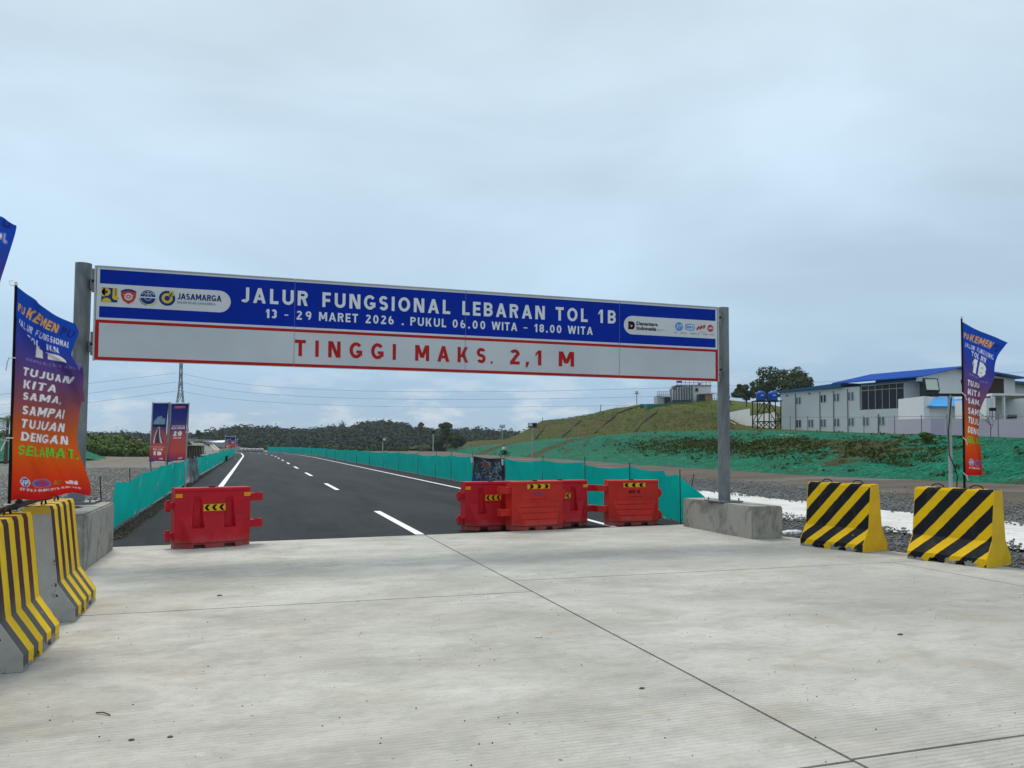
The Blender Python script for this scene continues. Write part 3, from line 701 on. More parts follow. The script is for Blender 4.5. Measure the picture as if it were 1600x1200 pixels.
x = ex(1078); flat('emblem', [[(x-.09, 3.75), (x, 3.735), (x+.09, 3.75), (x+.1, 3.80), (x+.09, 3.85), (x, 3.865), (x-.09, 3.85), (x-.1, 3.80)]], SKYB, 2)
flat('emblem', [[(x-.075, 3.762), (x, 3.75), (x+.075, 3.762), (x+.085, 3.80), (x+.075, 3.838), (x, 3.85), (x-.075, 3.838), (x-.085, 3.80)]], PALE, 3); word('WIKA', 1072.5, 1083.5, 3.775, 3.825, SKYB, .95, .03, 4)
x = ex(1095); flat('emblem', [[(x-.10, 3.75), (x-.05, 3.83), (x-.02, 3.83), (x-.06, 3.755)], [(x-.03, 3.76), (x, 3.85), (x+.03, 3.85), (x+.0, 3.76)], [(x+.0, 3.80), (x+.05, 3.85), (x+.1, 3.865), (x+.085, 3.80), (x+.05, 3.78), (x+.06, 3.83)], [(x-.09, 3.80), (x+.07, 3.81), (x+.07, 3.795), (x-.09, 3.785)]], LRED, 2)
x = ex(1110); flat('emblem', [disc(x, 3.80, .066)], LRED, 2); word('adhi', 1106.5, 1113.5, 3.782, 3.825, PALE, 1, .03, 3)
word('PP - WIKA - NINDYA - ADHI KSO', 1054, 1115, 3.672, 3.695, BLACK, 1.35, .03); word('NINDYA', 1093, 1102, 3.715, 3.73, BLACK, 1, .01)

# ---- foundation blocks of the posts
def block(name, label, x0, x1, y0, y1, h):
    t = MB().box(x0, x1, y0, y1, -.02, h); o = t.build(name, BLOCK, bevel=.022)
    return tag(o, label, 'concrete block', 'concrete blocks under the sign posts')
block('concrete_block', 'tall pale cast concrete block under the left sign post', -2.86, -1.98, 11.2, 13.42, .715)
block('concrete_block', 'stained low concrete block under the right sign post', 8.27, 8.90, 11.98, 14.34, .565)
tr = MB()
for k in range(9): 
    a, b = -2.5+random.uniform(-.2, .3), 11.6+random.uniform(-.2, 1.3); tr.tube([(a, b, .716), (a+random.uniform(-.25, .25), b+random.uniform(-.3, .3), .73+random.uniform(0, .03))], .007, 5)
tag(tr.build('wire_scraps', DARKIRON), 'bits of binding wire lying on top of the left concrete block', 'wire')

# ================================================================== WATER-FILLED BARRIERS
LB, HB = 1.14, .92
def barrier_body(kind):
    NX, NZ = 76, 62; xs = np.linspace(0, LB, NX); zs = np.linspace(0, HB, NZ)
    def front(x, z):
        t0 = .135; y = t0-.02*max(0, (z-.55)/.37)
        if z > .865: y += .012
        if x < .012 or x > LB-.012: y -= .012
        if z > HB-.012: y -= .012
        prot = .125*min(1, max(0, (.50-z)/.40)) if z < .5 else 0
        xi = min(x, LB-x); prot = min(prot, max(0, (xi-.08)*.85)); y += prot
        if z < .085: y -= .022
        for xc in ((.30*LB, .70*LB) if kind == 'c' else (.33*LB, .67*LB)):
            if z < .06 and abs(x-xc) < (.085 if kind == 'c' else .075)-z*.3: y -= .12
        if kind == 'c':
            for xc in (.29*LB, .71*LB):
                wd = .052+.032*max(0, (.84-z)/.5); d = abs(x-xc)
                if .315 < z < .80 and d < wd:
                    e = min(1, (wd-d)/.016)*min(1, (.80-z)/.10)
                    y = y*(1-e)+(t0-.055)*e
                elif z <= .315 and z > .28 and d < wd: pass
        else:
            for zc in (.20, .31, .42):
                if abs(z-zc) < .010 and prot > .01 and xi > .16: y -= .013
            if .58 < z < .76 and abs(x-LB/2) < .18 and z < .775:
                y += .014
        return y
    v = []; f = []
    for s in (-1, 1):
        for x in xs:
            for z in zs: v.append((x-LB/2, s*front(x, z), z))
    n = NX*NZ
    for i in range(NX-1):
        for j in range(NZ-1):
            a = i*NZ+j; f.append((a, a+NZ, a+NZ+1, a+1)); f.append((n+a, n+a+1, n+a+NZ+1, n+a+NZ))
    for i in range(NX-1): a = i*NZ+NZ-1; f.append((a, a+NZ, n+a+NZ, n+a)); a = i*NZ; f.append((a, n+a, n+a+NZ, a+NZ))
    for j in range(NZ-1):
        a = j; f.append((a, a+1, n+a+1, n+a)); a = (NX-1)*NZ+j; f.append((a, n+a, n+a+1, a+1))
    me = pymesh('body', v, f, True)
    try: me.set_sharp_from_angle(angle=R(28))
    except Exception: pass
    return me
def chevrons(x0, x1, z0, z1, y, right, parent, n=3):
    b = MB(); b.add([(x0, y, z0), (x1, y, z0), (x1, y, z1), (x0, y, z1)], [(0, 1, 2, 3)]); b.build('chevron_sticker', YEL, parent)
    b = MB(); h = z1-z0; w = (x1-x0)/n; zm = (z0+z1)/2; y -= .0015
    for k in range(n):
        a = x0+w*k+w*.12; c = w*.42; t = h*.36; e = .006
        if not right: pts = [(a, zm), (a+t, z1-e), (a+t+c, z1-e), (a+c, zm), (a+t+c, z0+e), (a+t, z0+e)]; pts = [(min(p, x1-.004), q) for p, q in pts]
        else: pts = [(x0+x1-p, q) for p, q in [(a, zm), (a+t, z1-e), (a+t+c, z1-e), (a+c, zm), (a+t+c, z0+e), (a+t, z0+e)]]; pts = [(max(p, x0+.004), q) for p, q in pts]
        b.add([(p, y, q) for p, q in pts[:4]], [(0, 1, 2, 3)]); b.add([(p, y, q) for p, q in (pts[0], pts[3], pts[4], pts[5])], [(0, 1, 2, 3)])
    b.build('chevron', BLACK, parent)
bodies = {'c': barrier_body('c'), 'o': barrier_body('o')}
def barrier(kind, label, loc, rz, lugs=('m', 'f'), right=False):
    mt = CRIM if kind == 'c' else ORNG
    t = thing('plastic_barrier', label, 'barrier', loc, rz, 'red plastic water barriers across the road')
    link('body', bodies[kind], mt, t)
    for side, kd in ((-1, lugs[0]), (1, lugs[1])):
        xe = side*LB/2
        for z in ((.60, .14) if kd == 'm' else (.69, .27)):
            b = MB()
            if kd == 'm':
                b.box(min(xe-side*.02, xe+side*.12), max(xe-side*.02, xe+side*.12), -.055, .055, z, z+.10)
                b.tube([(xe+side*.075, 0, z-.045), (xe+side*.075, 0, z+.135)], .036, 12)
            else:
                b.box(min(xe-side*.03, xe+side*.10), max(xe-side*.03, xe+side*.10), -.07, .07, z, z+.12)
                x2, x3 = xe+side*.10, xe+side*.215
                b.box(min(x2, x3), max(x2, x3), -.07, -.045, z, z+.13); b.box(min(x2, x3), max(x2, x3), .045, .07, z, z+.13)
                b.box(min(x3, x3-side*.025), max(x3, x3-side*.025), -.046, .046, z, z+.13); b.box(min(x2+side*.03, x3-side*.05), max(x2+side*.03, x3-side*.05), -.0725, -.070, z+.045, z+.09)
            b.build('connector_lug', mt, t, bevel=.005)
    cap = MB().tube([(0, 0, HB-.01), (0, 0, HB+.018)], .05, 16); cap.build('filler_cap', BLACK, t)
    yf = -.1355+.02*.7
    if kind == 'c':
        chevrons(-.155, .175, .56, .665, -.1375, False, t)
        for s in (-1, 1): MB().box(s*LB/2-(.105 if s > 0 else -.005), s*LB/2+(-.005 if s > 0 else .105), -.131, -.127, .775, .835).build('reflector', AMBER, t)
    else:
        MB().box(-.30, .18, -.128, -.126, .775, .866).build('sticker_backing', mt, t)
        chevrons(-.24, .26, .775, .865, -.131, right, t, 3)
        if not right: face_text('lettering', 'EBO 1B', -.125, .125, .655, .715, -.150, BLACK, t, 1.05, .03)
        else: face_text('lettering', 'EBO 1B', -.125, .125, .655, .71, -.150, M('faded_blue_stencil', (.16, .07, .18), .6), t, 1.05, .03)
    return t
barrier('c', 'crimson plastic barrier standing alone at the left of the road', (-.60, 13.33+.13, 0), math.atan2(.34, 1.09), ('m', 'f'))
barrier('c', 'crimson plastic barrier partly hidden, left of the orange-red one', (4.42, 15.03, -.02), R(8), ('m', 'f'))
barrier('c', 'crimson plastic barrier right behind the middle orange-red barrier', (5.98, 15.28, -.02), R(4), ('m', 'f'))
barrier('o', 'orange-red plastic barrier in front with chevrons pointing right', (5.20, 14.62, 0), R(11), ('f', 'm'), True)
barrier('o', 'orange-red plastic barrier with left chevrons and black stencil', (7.52, 15.14, -.02), R(0), ('f', 'm'))

# ================================================================== JERSEY BARRIERS
JL, PROF = 1.1, [(.335, 0), (.335, .115), (.185, .345), (.115, 1.0), (.10, 1.035)]
def jersey(label, loc, rz, mat, endmat, u0=0, L=JL, notch=True, group='striped concrete jersey barriers'):
    t = thing('jersey_barrier', label, 'concrete barrier', loc, rz, group)
    bm = bmesh.new(); uvl = bm.loops.layers.uv.new('UVMap'); nx = 44
    full = [(-a, b) for a, b in PROF]+[(a, b) for a, b in PROF[::-1]]
    # refine the profile
    ref = []
    for a, b in zip(full, full[1:]):
        n = max(1, int(math.dist(a, b)/.05)); ref += [(a[0]+(b[0]-a[0])*k/n, a[1]+(b[1]-a[1])*k/n) for k in range(n)]
    ref.append(full[-1])
    arc = [0]
    for a, b in zip(ref, ref[1:]): arc.append(arc[-1]+math.dist(a, b))
    rows = []
    for i in range(nx+1):
        x = -L/2+L*i/nx; r_ = []
        for j, (a, b) in enumerate(ref):
            q = b
            if notch and b < .03 and (abs(x+.17) < .06 or abs(x-.2) < .06): q = .055
            e = .012*(1 if i in (0, nx) else 0)
            ch = .018*max(0, hsh(i*3, j)-.6)*(1 if b < .12 else .12)
            r_.append(bm.verts.new((x, a*(1-e)*(1-ch*2), q*(1-e*.4))))
        rows.append(r_)
    for i in range(nx):
        for j in range(len(ref)-1):
            fc = bm.faces.new((rows[i][j], rows[i+1][j], rows[i+1][j+1], rows[i][j+1])); fc.smooth = False
            for lp, (ii, jj) in zip(fc.loops, ((i, j), (i+1, j), (i+1, j+1), (i, j+1))): lp[uvl].uv = (u0+L*ii/nx, arc[jj] if arc[jj] < arc[-1]/2 else arc[-1]-arc[jj])
        bm.faces.new((rows[i][0], rows[i][-1], rows[i+1][-1], rows[i+1][0]))
    me = bpy.data.meshes.new('body'); bmesh.ops.recalc_face_normals(bm, faces=bm.faces); bm.to_mesh(me); bm.free(); me.materials.append(mat)
    link('body', me, None, t)
    prof = ref
    for s in (-1, 1):
        e = MB(); e.prism([(a*.988, b*.995+.002) for a, b in prof], s*(L/2-.006), s*(L/2+.003), lambda a, b, d: (d, a, b)); e.build('end_face', endmat, t)
    for x in (-.27, .27):
        pts = [(x-.09+.0*k, 0, .98) for k in (0,)]+[(x-.09*math.cos(R(k)), 0, 1.03+.055*math.sin(R(k))) for k in range(0, 181, 20)]+[(x+.09, 0, .98)]
        MB().tube(pts, .009, 6).build('lifting_loop', DARKIRON, t, True)
    return t
JY = M('barrier_yellow', (.70, .42, .004), .5, 0, .1, 4); RAWC = M('raw_grey_concrete', (.42, .415, .38), .9, 0, .18, 5, bump=.3)
k_ = NB('splashed_concrete'); v_ = k_.coord(); c_ = k_.mix(k_.rng(k_.noise(v_, 5, 6, .6), .3, .7), (.34, .335, .31), (.48, .475, .44))
sp_ = k_.math('MULTIPLY', k_.rng(k_.noise(v_, 5.5, 5, .7), .56, .58), k_.rng(k_.sep(v_)['Y'], -.17, -.13, 1, 0)); c_ = k_.mix(sp_, c_, (.01, .01, .01))
c_ = k_.mix(k_.math('MULTIPLY', k_.rng(k_.math('ADD', k_.sep(v_)['Z'], k_.math('MULTIPLY', k_.noise(v_, 9, 3), .06)), .985, .995), .9), c_, (.60, .40, .02)); RAWS = k_.out(c_, .9, 0, .1)
jersey('diagonal striped yellow and black barrier beside the right concrete block', (8.71+.30, 10.52+.09, 0), math.atan2(-1.06, .32), JD, JY, .145)
jersey('diagonal striped yellow and black barrier furthest right, nearest the camera there', (9.22+.30, 8.79+.10, 0), math.atan2(-1.13, .32), JD, JY)
jersey('upright striped barrier next to the left concrete block', (-1.83, 8.64, 0), R(91), JV, RAWS)
jersey('upright striped barrier in the middle of the left row, before the tall flag', (-1.83, 6.97, 0), R(90), JV, RAWS)
jersey('dark barrier corner at the left edge, nearest the camera', (-1.90, 5.42, 0), R(92), JV, RAWC)
rod = MB().tube([(-1.86, 7.05, 1.075), (-1.83, 7.9, 1.10), (-1.80, 8.55, 1.085)], .016, 8).tube([(-1.92, 6.9, 1.03), (-1.90, 8.4, 1.06)], .013, 8).tube([(-1.83, 7.6, 1.13), (-1.87, 7.6, 1.05)], .022, 8)
tag(rod.build('tie_rod', DARKIRON, smooth=True), 'rusty steel tie rod laid across the tops of the left striped barriers', 'rod')
rub = [bpy.data.objects.new('x', None)]; bpy.data.objects.remove(rub[0])

# ================================================================== FLAGS
def srgb(r, g, b): return np.array([((q/255)/12.92 if q/255 <= .04045 else ((q/255+.055)/1.055)**2.4) for q in (r, g, b)])
def canvas(w, h, stops):
    t = np.linspace(0, 1, h); c = np.zeros((h, w, 3))
    for k in range(3): c[:, :, k] = np.interp(t, [s[0] for s in stops], [s[1][k] for s in stops])[:, None]
    return c
def raster(c, P, T, col):
    h, w = c.shape[:2]
    for t in T:
        a, b, d = P[t[0]], P[t[1]], P[t[2]]
        x0, x1 = int(max(0, min(a[0], b[0], d[0]))), int(min(w-1, max(a[0], b[0], d[0])+1)); y0, y1 = int(max(0, min(a[1], b[1], d[1]))), int(min(h-1, max(a[1], b[1], d[1])+1))
        if x1 < x0 or y1 < y0: continue
        X, Y = np.meshgrid(np.arange(x0, x1+1)+.5, np.arange(y0, y1+1)+.5)
        den = (b[1]-d[1])*(a[0]-d[0])+(d[0]-b[0])*(a[1]-d[1])
        if abs(den) < 1e-9: continue
        u = ((b[1]-d[1])*(X-d[0])+(d[0]-b[0])*(Y-d[1]))/den; v_ = ((d[1]-a[1])*(X-d[0])+(a[0]-d[0])*(Y-d[1]))/den
        m = (u >= -1e-6) & (v_ >= -1e-6) & (u+v_ <= 1+1e-6); c[y0:y1+1, x0:x1+1][m] = col
def ctext(c, body, x0, x1, y0, y1, col, bold=.03, shear=.0, spacing=1.0, outline=None, tilt=0):
    h, w = c.shape[:2]
    for bo, cl in (([(bold+.022, outline)] if outline is not None else [])+[(bold, col)]):
        V, T, _ = text_tris(body, spacing, bo, shear)
        P = np.stack([(x0+(x1-x0)*V[:, 0])*w, (y1+(y0-y1)*V[:, 1]+tilt*V[:, 0])*h], 1); raster(c, P, T, cl)
def cdisc(c, x, y, rx, ry, col):
    h, w = c.shape[:2]; Y, X = np.mgrid[0:h, 0:w]; c[((X/w-x)/rx)**2+((Y/h-y)/ry)**2 < 1] = col
def down(c): h, w = c.shape[:2]; return c[:h//2*2, :w//2*2].reshape(h//2, 2, w//2, 2, 3).mean((1, 3))
wh = srgb(236, 232, 240)*.95; org = srgb(240, 165, 50); ddk = srgb(30, 40, 110); grn = srgb(110, 190, 60)
def flag_canvas():
    w, h = 300, 900
    c = canvas(w, h, [(0, srgb(18, 72, 170)), (.14, srgb(20, 70, 178)), (.26, srgb(62, 66, 150)), (.36, srgb(92, 68, 128)), (.5, srgb(128, 74, 92)), (.62, srgb(176, 84, 48)), (.75, srgb(214, 96, 24)), (.86, srgb(214, 66, 22)), (1, srgb(190, 14, 24))])
    ctext(c, 'PU', .05, .16, .062, .098, org, .02); ctext(c, 'KEMEN', .19, .73, .050, .100, org, .028, .2, .95); ctext(c, 'PU', .76, .96, .050, .100, ddk, .028, .2, .95)
    ctext(c, 'JALUR FUNGSIONAL', .08, .93, .122, .150, wh, .015, 0, 1.15)
    ctext(c, 'TOL IKN', .26, .74, .162, .192, wh, .02, 0, 1.1)
    ctext(c, '1B', .30, .78, .205, .300, wh, .06, .1); ctext(c, 'KEMBALI NYAMAN', .2, .9, .315, .328, srgb(150, 130, 200), .0)
    y = .362
    for t, x1 in (('TUJUAN', .80), ('KITA', .585), ('SAMA,', .70), ('SAMPAI', .80), ('TUJUAN', .82), ('DENGAN', .86)):
        ctext(c, t, .16, x1, y, y+.041, wh, .034, .12, .97, srgb(60, 50, 110)); y += .0615
    ctext(c, 'SELAMAT.', .14, .95, y, y+.044, grn, .034, .15, .97, srgb(40, 70, 20))
    cdisc(c, .22, .905, .072, .0245, wh); cdisc(c, .22, .905, .063, .0215, srgb(20, 80, 170)); ctext(c, 'pp', .175, .27, .893, .922, wh, .02, .2)
    cdisc(c, .42, .907, .095, .024, srgb(60, 130, 190)); cdisc(c, .42, .907, .080, .0185, srgb(200, 60, 60)); ctext(c, 'WIKA', .35, .49, .899, .916, srgb(40, 90, 180), .05)
    ctext(c, 'A', .54, .60, .895, .920, srgb(230, 90, 30), .05, .3); ctext(c, 'V', .59, .65, .895, .920, srgb(90, 120, 40), .05, .3)
    ctext(c, 'adhi', .70, .86, .893, .918, wh, .05)
    ctext(c, 'PP-WIKA-NINDYA-ADHI KSO', .15, .88, .938, .951, wh, .02, 0, 1.1)
    return down(c)
FC = flag_canvas()
def cloth(name, surf, canv, parent, nu=110, nv=330, rough=.62):
    h, w = canv.shape[:2]; V = []; C = []
    for j in range(nv+1):
        for i in range(nu+1):
            u, v_ = i/nu, j/nv; V.append(tuple(surf(u, v_))); yy, xx = v_*(h-1), u*(w-1); C.append(canv[int(yy+.5), int(xx+.5)])
    n = nu+1; F = [(j*n+i, (j+1)*n+i, (j+1)*n+i+1, j*n+i+1) for j in range(nv) for i in range(nu)]
    me = npmesh(name, V, F, m_attr('printed_flag_cloth' if rough == .62 else 'printed_vinyl', rough), True)
    a = me.attributes.new('print', 'FLOAT_COLOR', 'POINT'); a.data.foreach_set('color', np.concatenate([np.minimum(np.array(C)*1.06, .82), np.ones((len(C), 1))], 1).astype(np.float32).ravel())
    return link(name, me, None, parent)
def tabv(tab, v_):
    xs = [t[0] for t in tab]; out = []
    for k in range(1, len(tab[0])):      # smooth (Catmull-like) interpolation
        ys = [t[k] for t in tab]; i = max(0, min(len(xs)-2, int(np.searchsorted(xs, v_)-1))); t = (v_-xs[i])/(xs[i+1]-xs[i])
        m0 = (ys[i+1]-ys[max(i-1, 0)])/(xs[i+1]-xs[max(i-1, 0)]); m1 = (ys[min(i+2, len(ys)-1)]-ys[i])/(xs[min(i+2, len(ys)-1)]-xs[i]); dx = xs[i+1]-xs[i]
        out.append((2*t**3-3*t*t+1)*ys[i]+(t**3-2*t*t+t)*m0*dx+(-2*t**3+3*t*t)*ys[i+1]+(t**3-t*t)*m1*dx)
    return out
DIRR = Vector((math.cos(YAW), -math.sin(YAW), 0)); DIRF = Vector((math.sin(YAW), math.cos(YAW), 0))
def to_flag(tab, Dref):
    """measured outline of the cloth, turned into metres from the pole: (v, reach, drop at pole, drop at free edge)"""
    out = []
    for v_, lx, ly, rx_, ry_ in tab: a = fd(lx, ly, Dref); b = fd(rx_, ry_, Dref); out.append((v_, a.dot(DIRR), a.z, b.dot(DIRR), b.z))
    return out
# tall flag in front of the left sign post
FL = to_flag([(0, 26, 447, 124, 508), (.06, 25, 468, 127, 522), (.13, 24, 491, 121, 537), (.20, 23, 514, 118, 556), (.28, 22, 541, 127, 572), (.36, 21, 568, 131, 592), (.5, 18, 615, 129, 628), (.62, 16, 656, 123, 668), (.72, 15, 690, 121, 700), (.82, 14, 725, 128, 732), (.92, 13, 759, 138, 760), (1, 12, 787, 142, 773)], 6.78)
base = fd(16, 790, 6.78)
fl = thing('feather_flag', 'tall blue to orange printed flag at far left before the sign post', 'flag', (base.x, base.y, 0), 0, 'printed event flags on black poles')
def surfL(u, v_):
    c0 = .125+.15*u; fd_ = 0; v0 = v_; am = .042*min(1, .25+u*1.5)      # a diagonal fold: the top flap hangs over the cloth below it
    if v_ < c0: v_ = v_+am*(v_/c0)**1.5; fd_ = -.05*(v0/c0)
    elif v_ < c0+.03: k = (v_-c0)/.03; v_ = c0+am*(1-k); fd_ = -.05+.085*k
    elif v_ < c0+.13: k = (v_-c0-.03)/.10; v_ = c0+.13*k; fd_ = .035*(1-k)
    l, lz, r_, rz = tabv(FL, v_); s = l+(r_-l)*u; z = lz+(rz-lz)*u
    z += -.035*math.sin(math.pi*u)*(1-v_)**3+(.018*math.sin(u*9+1))*(v_**6)+.025*math.sin(math.pi*u)*v_**8
    d = 6.78+.035*math.sin(7*u+9*v_)*u+.03*math.sin(13*u-14*v_+1)*u**.5*(.4+.6*v_)+.05*math.exp(-((u-.25-1.5*v_)**2)/.006)*(1 if v_ < .5 else 0)-.10*u*u*max(0, .3-v_)*3
    d += .03*math.exp(-((u-.35-(v_-.8)*1.1)**2)/.004)*(v_ > .68)*min(1, (v_-.68)*8)+.028*math.exp(-((u-.62-(v_-.8)*.5)**2)/.003)*(v_ > .7)*min(1, (v_-.7)*8)
    d += fd_*min(1, u*6)
    return DIRR*s+DIRF*d+Vector((0, 0, z))-Vector((base.x, base.y, 0))
cloth('printed_cloth', surfL, FC, fl)
p_t = fd(25, 446, 6.78)-Vector((base.x, base.y, 0)); p_b = Vector((fd(14, 800, 6.78).x-base.x, fd(14, 800, 6.78).y-base.y, 0))
MB().tube([p_b, Vector((p_b.x, p_b.y, 1.0)), p_t+Vector((0, 0, .0))], .014, 10, r1=.011).build('pole', BLACK, fl, True)
MB().tube([p_t, p_t+Vector((0, 0, .03))], .013, 8).build('pole_cap', WHITE, fl)
TIE = M('white_cable_tie', (.7, .7, .7), .5)
for z in (2.30, 1.62, 1.06):
    q = p_b.lerp(p_t, z/p_t.z); q.z = z
    MB().tube([q+Vector((.02, -.02, .02)), q+Vector((-.03, -.02, .02)), q+Vector((-.045, -.01, -.02)), q+Vector((-.05-.02*(z < 2), -.02, -.09))], .006, 5).build('cable_tie', TIE, fl)
MB().tube([p_t+Vector((.01, 0, -.01)), p_t+Vector((-.04, -.01, 0)), p_t+Vector((-.05, -.01, .03)), p_t+Vector((-.02, 0, .04))], .004, 5).build('cable_tie', TIE, fl)
# flag beyond the left edge of the picture: only its blown-out edge is in view
FN = to_flag([(0, -120, 296, 18, 347), (.08, -121, 330, 20, 352), (.2, -122, 384, 9, 400), (.4, -124, 470, 0, 470), (.6, -126, 560, -8, 570), (.8, -128, 650, -10, 660), (1, -130, 740, -4, 745)], 5.3)
bn = fd(-128, 800, 5.3)
fn = thing('feather_flag', 'blue edge of a nearer flag entering at the left frame border', 'flag', (bn.x, bn.y, 0), 0, 'printed event flags on black poles')
def surfN(u, v_):
    l, lz, r_, rz = tabv(FN, v_); s = l+(r_-l)*u; z = lz+(rz-lz)*u+.012*math.sin(u*30)*(1-v_)**6
    return DIRR*s+DIRF*(5.3+.04*math.sin(7*u+9*v_)*u)+Vector((0, 0, z))-Vector((bn.x, bn.y, 0))
cloth('printed_cloth', surfN, FC, fn, 60, 180)
q = fd(-120, 292, 5.3)-Vector((bn.x, bn.y, 0)); MB().tube([(0, 0, 0), q], .014, 8).build('pole', BLACK, fn, True)
# flag between the two diagonal striped barriers
DR = 12.2
FR_ = to_flag([(0, 1504, 503, 1576, 535), (.05, 1504, 515, 1571, 541), (.12, 1504, 532, 1560, 556), (.2, 1504, 551, 1554, 574), (.3, 1505, 575, 1552, 596), (.38, 1505, 594, 1551, 608), (.5, 1505, 623, 1541, 634), (.6, 1505, 647, 1535, 658), (.7, 1506, 671, 1531, 682), (.78, 1506, 691, 1534, 700), (.88, 1507, 715, 1541, 722), (1, 1507, 743, 1542, 743)], DR)
br = fd(1507, 757, DR)
fr = thing('feather_flag', 'narrow folded blue to orange flag behind the rightmost striped barrier', 'flag', (br.x, br.y, 0), 0, 'printed event flags on black poles')
def surfR(u, v_):
    l, lz, r_, rz = tabv(FR_, v_); fold = min(1, max(0, (v_-.26)/.12)); w_ = r_-l; we = min(w_, .277)
    # a pleat: out, back behind, then out again
    def path(q):
        if q < .56: return q/.56*.92, 0
        if q < .74: k = (q-.56)/.18; return .92-.30*k, .04+.03*math.sin(k*math.pi)
        k = (q-.74)/.26; return .62+.38*k, .065+.05*k
    a, dd = path(u); s1 = we*a if u < .74 else we*.62+(w_-we*.62)*(u-.74)/.26
    s = l+(w_*u)*(1-fold)+s1*fold; z = lz+(rz-lz)*(u if fold < 1 else u)
    z += -.02*math.sin(math.pi*u)*(1-v_)**3
    d = DR+dd*fold+.03*math.sin(8*u+9*v_)*u*(1-fold*.6)+.010*math.sin(17*v_+5*u)
    return DIRR*s+DIRF*d+Vector((0, 0, z))-Vector((br.x, br.y, 0))
cloth('printed_cloth', surfR, FC, fr, 90, 260)
q = fd(1502.5, 498, DR)-Vector((br.x, br.y, 0)); MB().tube([(0, 0, 0), (0, 0, 1.1), q], .020, 10, r1=.013).build('pole', BLACK, fr, True)
MB().tube([q, q+Vector((0, 0, .035))], .02, 8).build('pole_cap', WHITE, fr)
for z in (2.40, 1.72, 1.18):
    a = Vector((0, 0, 0)).lerp(q, z/q.z); a.z = z; MB().tube([a+Vector((.03, -.03, .0)), a+Vector((-.03, -.03, .03)), a+Vector((-.05, -.03, .05)), a+Vector((.0, -.04, .0)), a+Vector((.03, -.04, -.07))], .007, 5).build('cable_tie', TIE, fr)

# ================================================================== SHADE FABRIC FENCES
def fence(label, stakes, xfun, hfun, bulge, side, group, skip=()):
    """stakes: distances along the road; one fabric panel between neighbours"""
    t = thing('fabric_fence', label, 'fence', (xfun(stakes[0]), stakes[0], 0)); L0 = Vector(t.location)
    for i, (a, b) in enumerate(zip(stakes, stakes[1:])):
        if i in skip: continue
        nu, nv = (26, 14) if a < 45 else (10, 6); v = []; f = []
        for k in range(nu+1):
            u = k/nu; yy = a+(b-a)*u; x = xfun(yy); h = hfun(yy, i)
            sag = .06*math.sin(math.pi*u)*(1 if i % 3 else 1.4)
            for j in range(nv+1):
                w = j/nv; z = .02+.035*hsh(i, k)*(1-w)**4+(h-sag-.02)*w
                xo = bulge*math.sin(math.pi*u)*math.sin(math.pi*min(1, w*.9+.1))*.5+.018*math.sin(u*7+i*2+w*3)*math.sin(w*4+i)+.004*math.sin(u*31+w*9+i)
                v.append((x+xo+(.12*(1-w)*side), yy, z))
        n = nv+1
        for k in range(nu):
            for j in range(nv): q = k*n+j; f.append((q, q+1, q+n+1, q+n))
        o = link('fabric_panel', pymesh('fabric_panel', [Vector(q)-L0 for q in v], f, True), FAB, t)
    for i, yy in enumerate(stakes):
        x = xfun(yy)+(side*.03 if side > 0 else -.20); h = hfun(yy, i)
        lean = (hsh(i, 5)-.5)*.16
        MB().tube([Vector((x-lean*.3, yy, -.1))-L0, Vector((x+lean*.5, yy+lean, h+.10+.12*hsh(i, 2)))-L0], .010 if yy < 60 else .02, 6).build('stake', DARKIRON, t)
    return t
def xl_(y): return -2.27-.14*min(1, max(0, (y-15)/14)) - (0 if y < 118 else (y-118)**2*.0006)
ls = [15.5, 19.2, 23.4, 27.6, 31.6, 34.6, 39.0, 45.5, 49.5, 58, 70, 84, 100, 118, 136]
fence('teal shade fabric fence along the left road edge', ls, xl_, lambda y, i: .93+.10*min(1, max(0, (y-17)/8)), -.10, -1, None, skip=(5,))
def xr_(y): return 8.52+.0*y-(0 if y < 116 else (y-116)**2*.0018)
rs = [14.95, 17.3, 20.0, 23.3, 27.2, 31.6, 35.3, 38.5, 43, 49, 55, 62, 70, 79, 89, 100, 112, 124, 136, 148, 160, 172]
def hr_(y, i): return (1.02 if y < 15.5 else 1.14)-(.04*math.sin(i*2))
fr2 = fence('teal shade fabric fence along the right road edge', rs, xr_, hr_, .12, 1, None, skip=(4,))
# the slack loose end of the right fence beside the concrete block
v = []; f = []
for k in range(13):
    u = k/12
    for j in range(9):
        w = j/8; yy = 14.95-.35*u; x = 8.52+.62*u; v.append((x+.03*math.sin(w*6+u*4), yy+.04*math.sin(u*7), .01+(1.0-.62*u**.9)*w))
for k in range(12):
    for j in range(8): q = k*9+j; f.append((q, q+1, q+10, q+9))
o = link('fabric_panel', pymesh('fabric_panel', [Vector(q)-Vector(fr2.location) for q in v], f, True), FAB, fr2)
MB().tube([Vector((9.05, 15.6, -.05))-Vector(fr2.location), Vector((9.22, 15.5, 1.0))-Vector(fr2.location)], .010, 6).build('stake', DARKIRON, fr2)
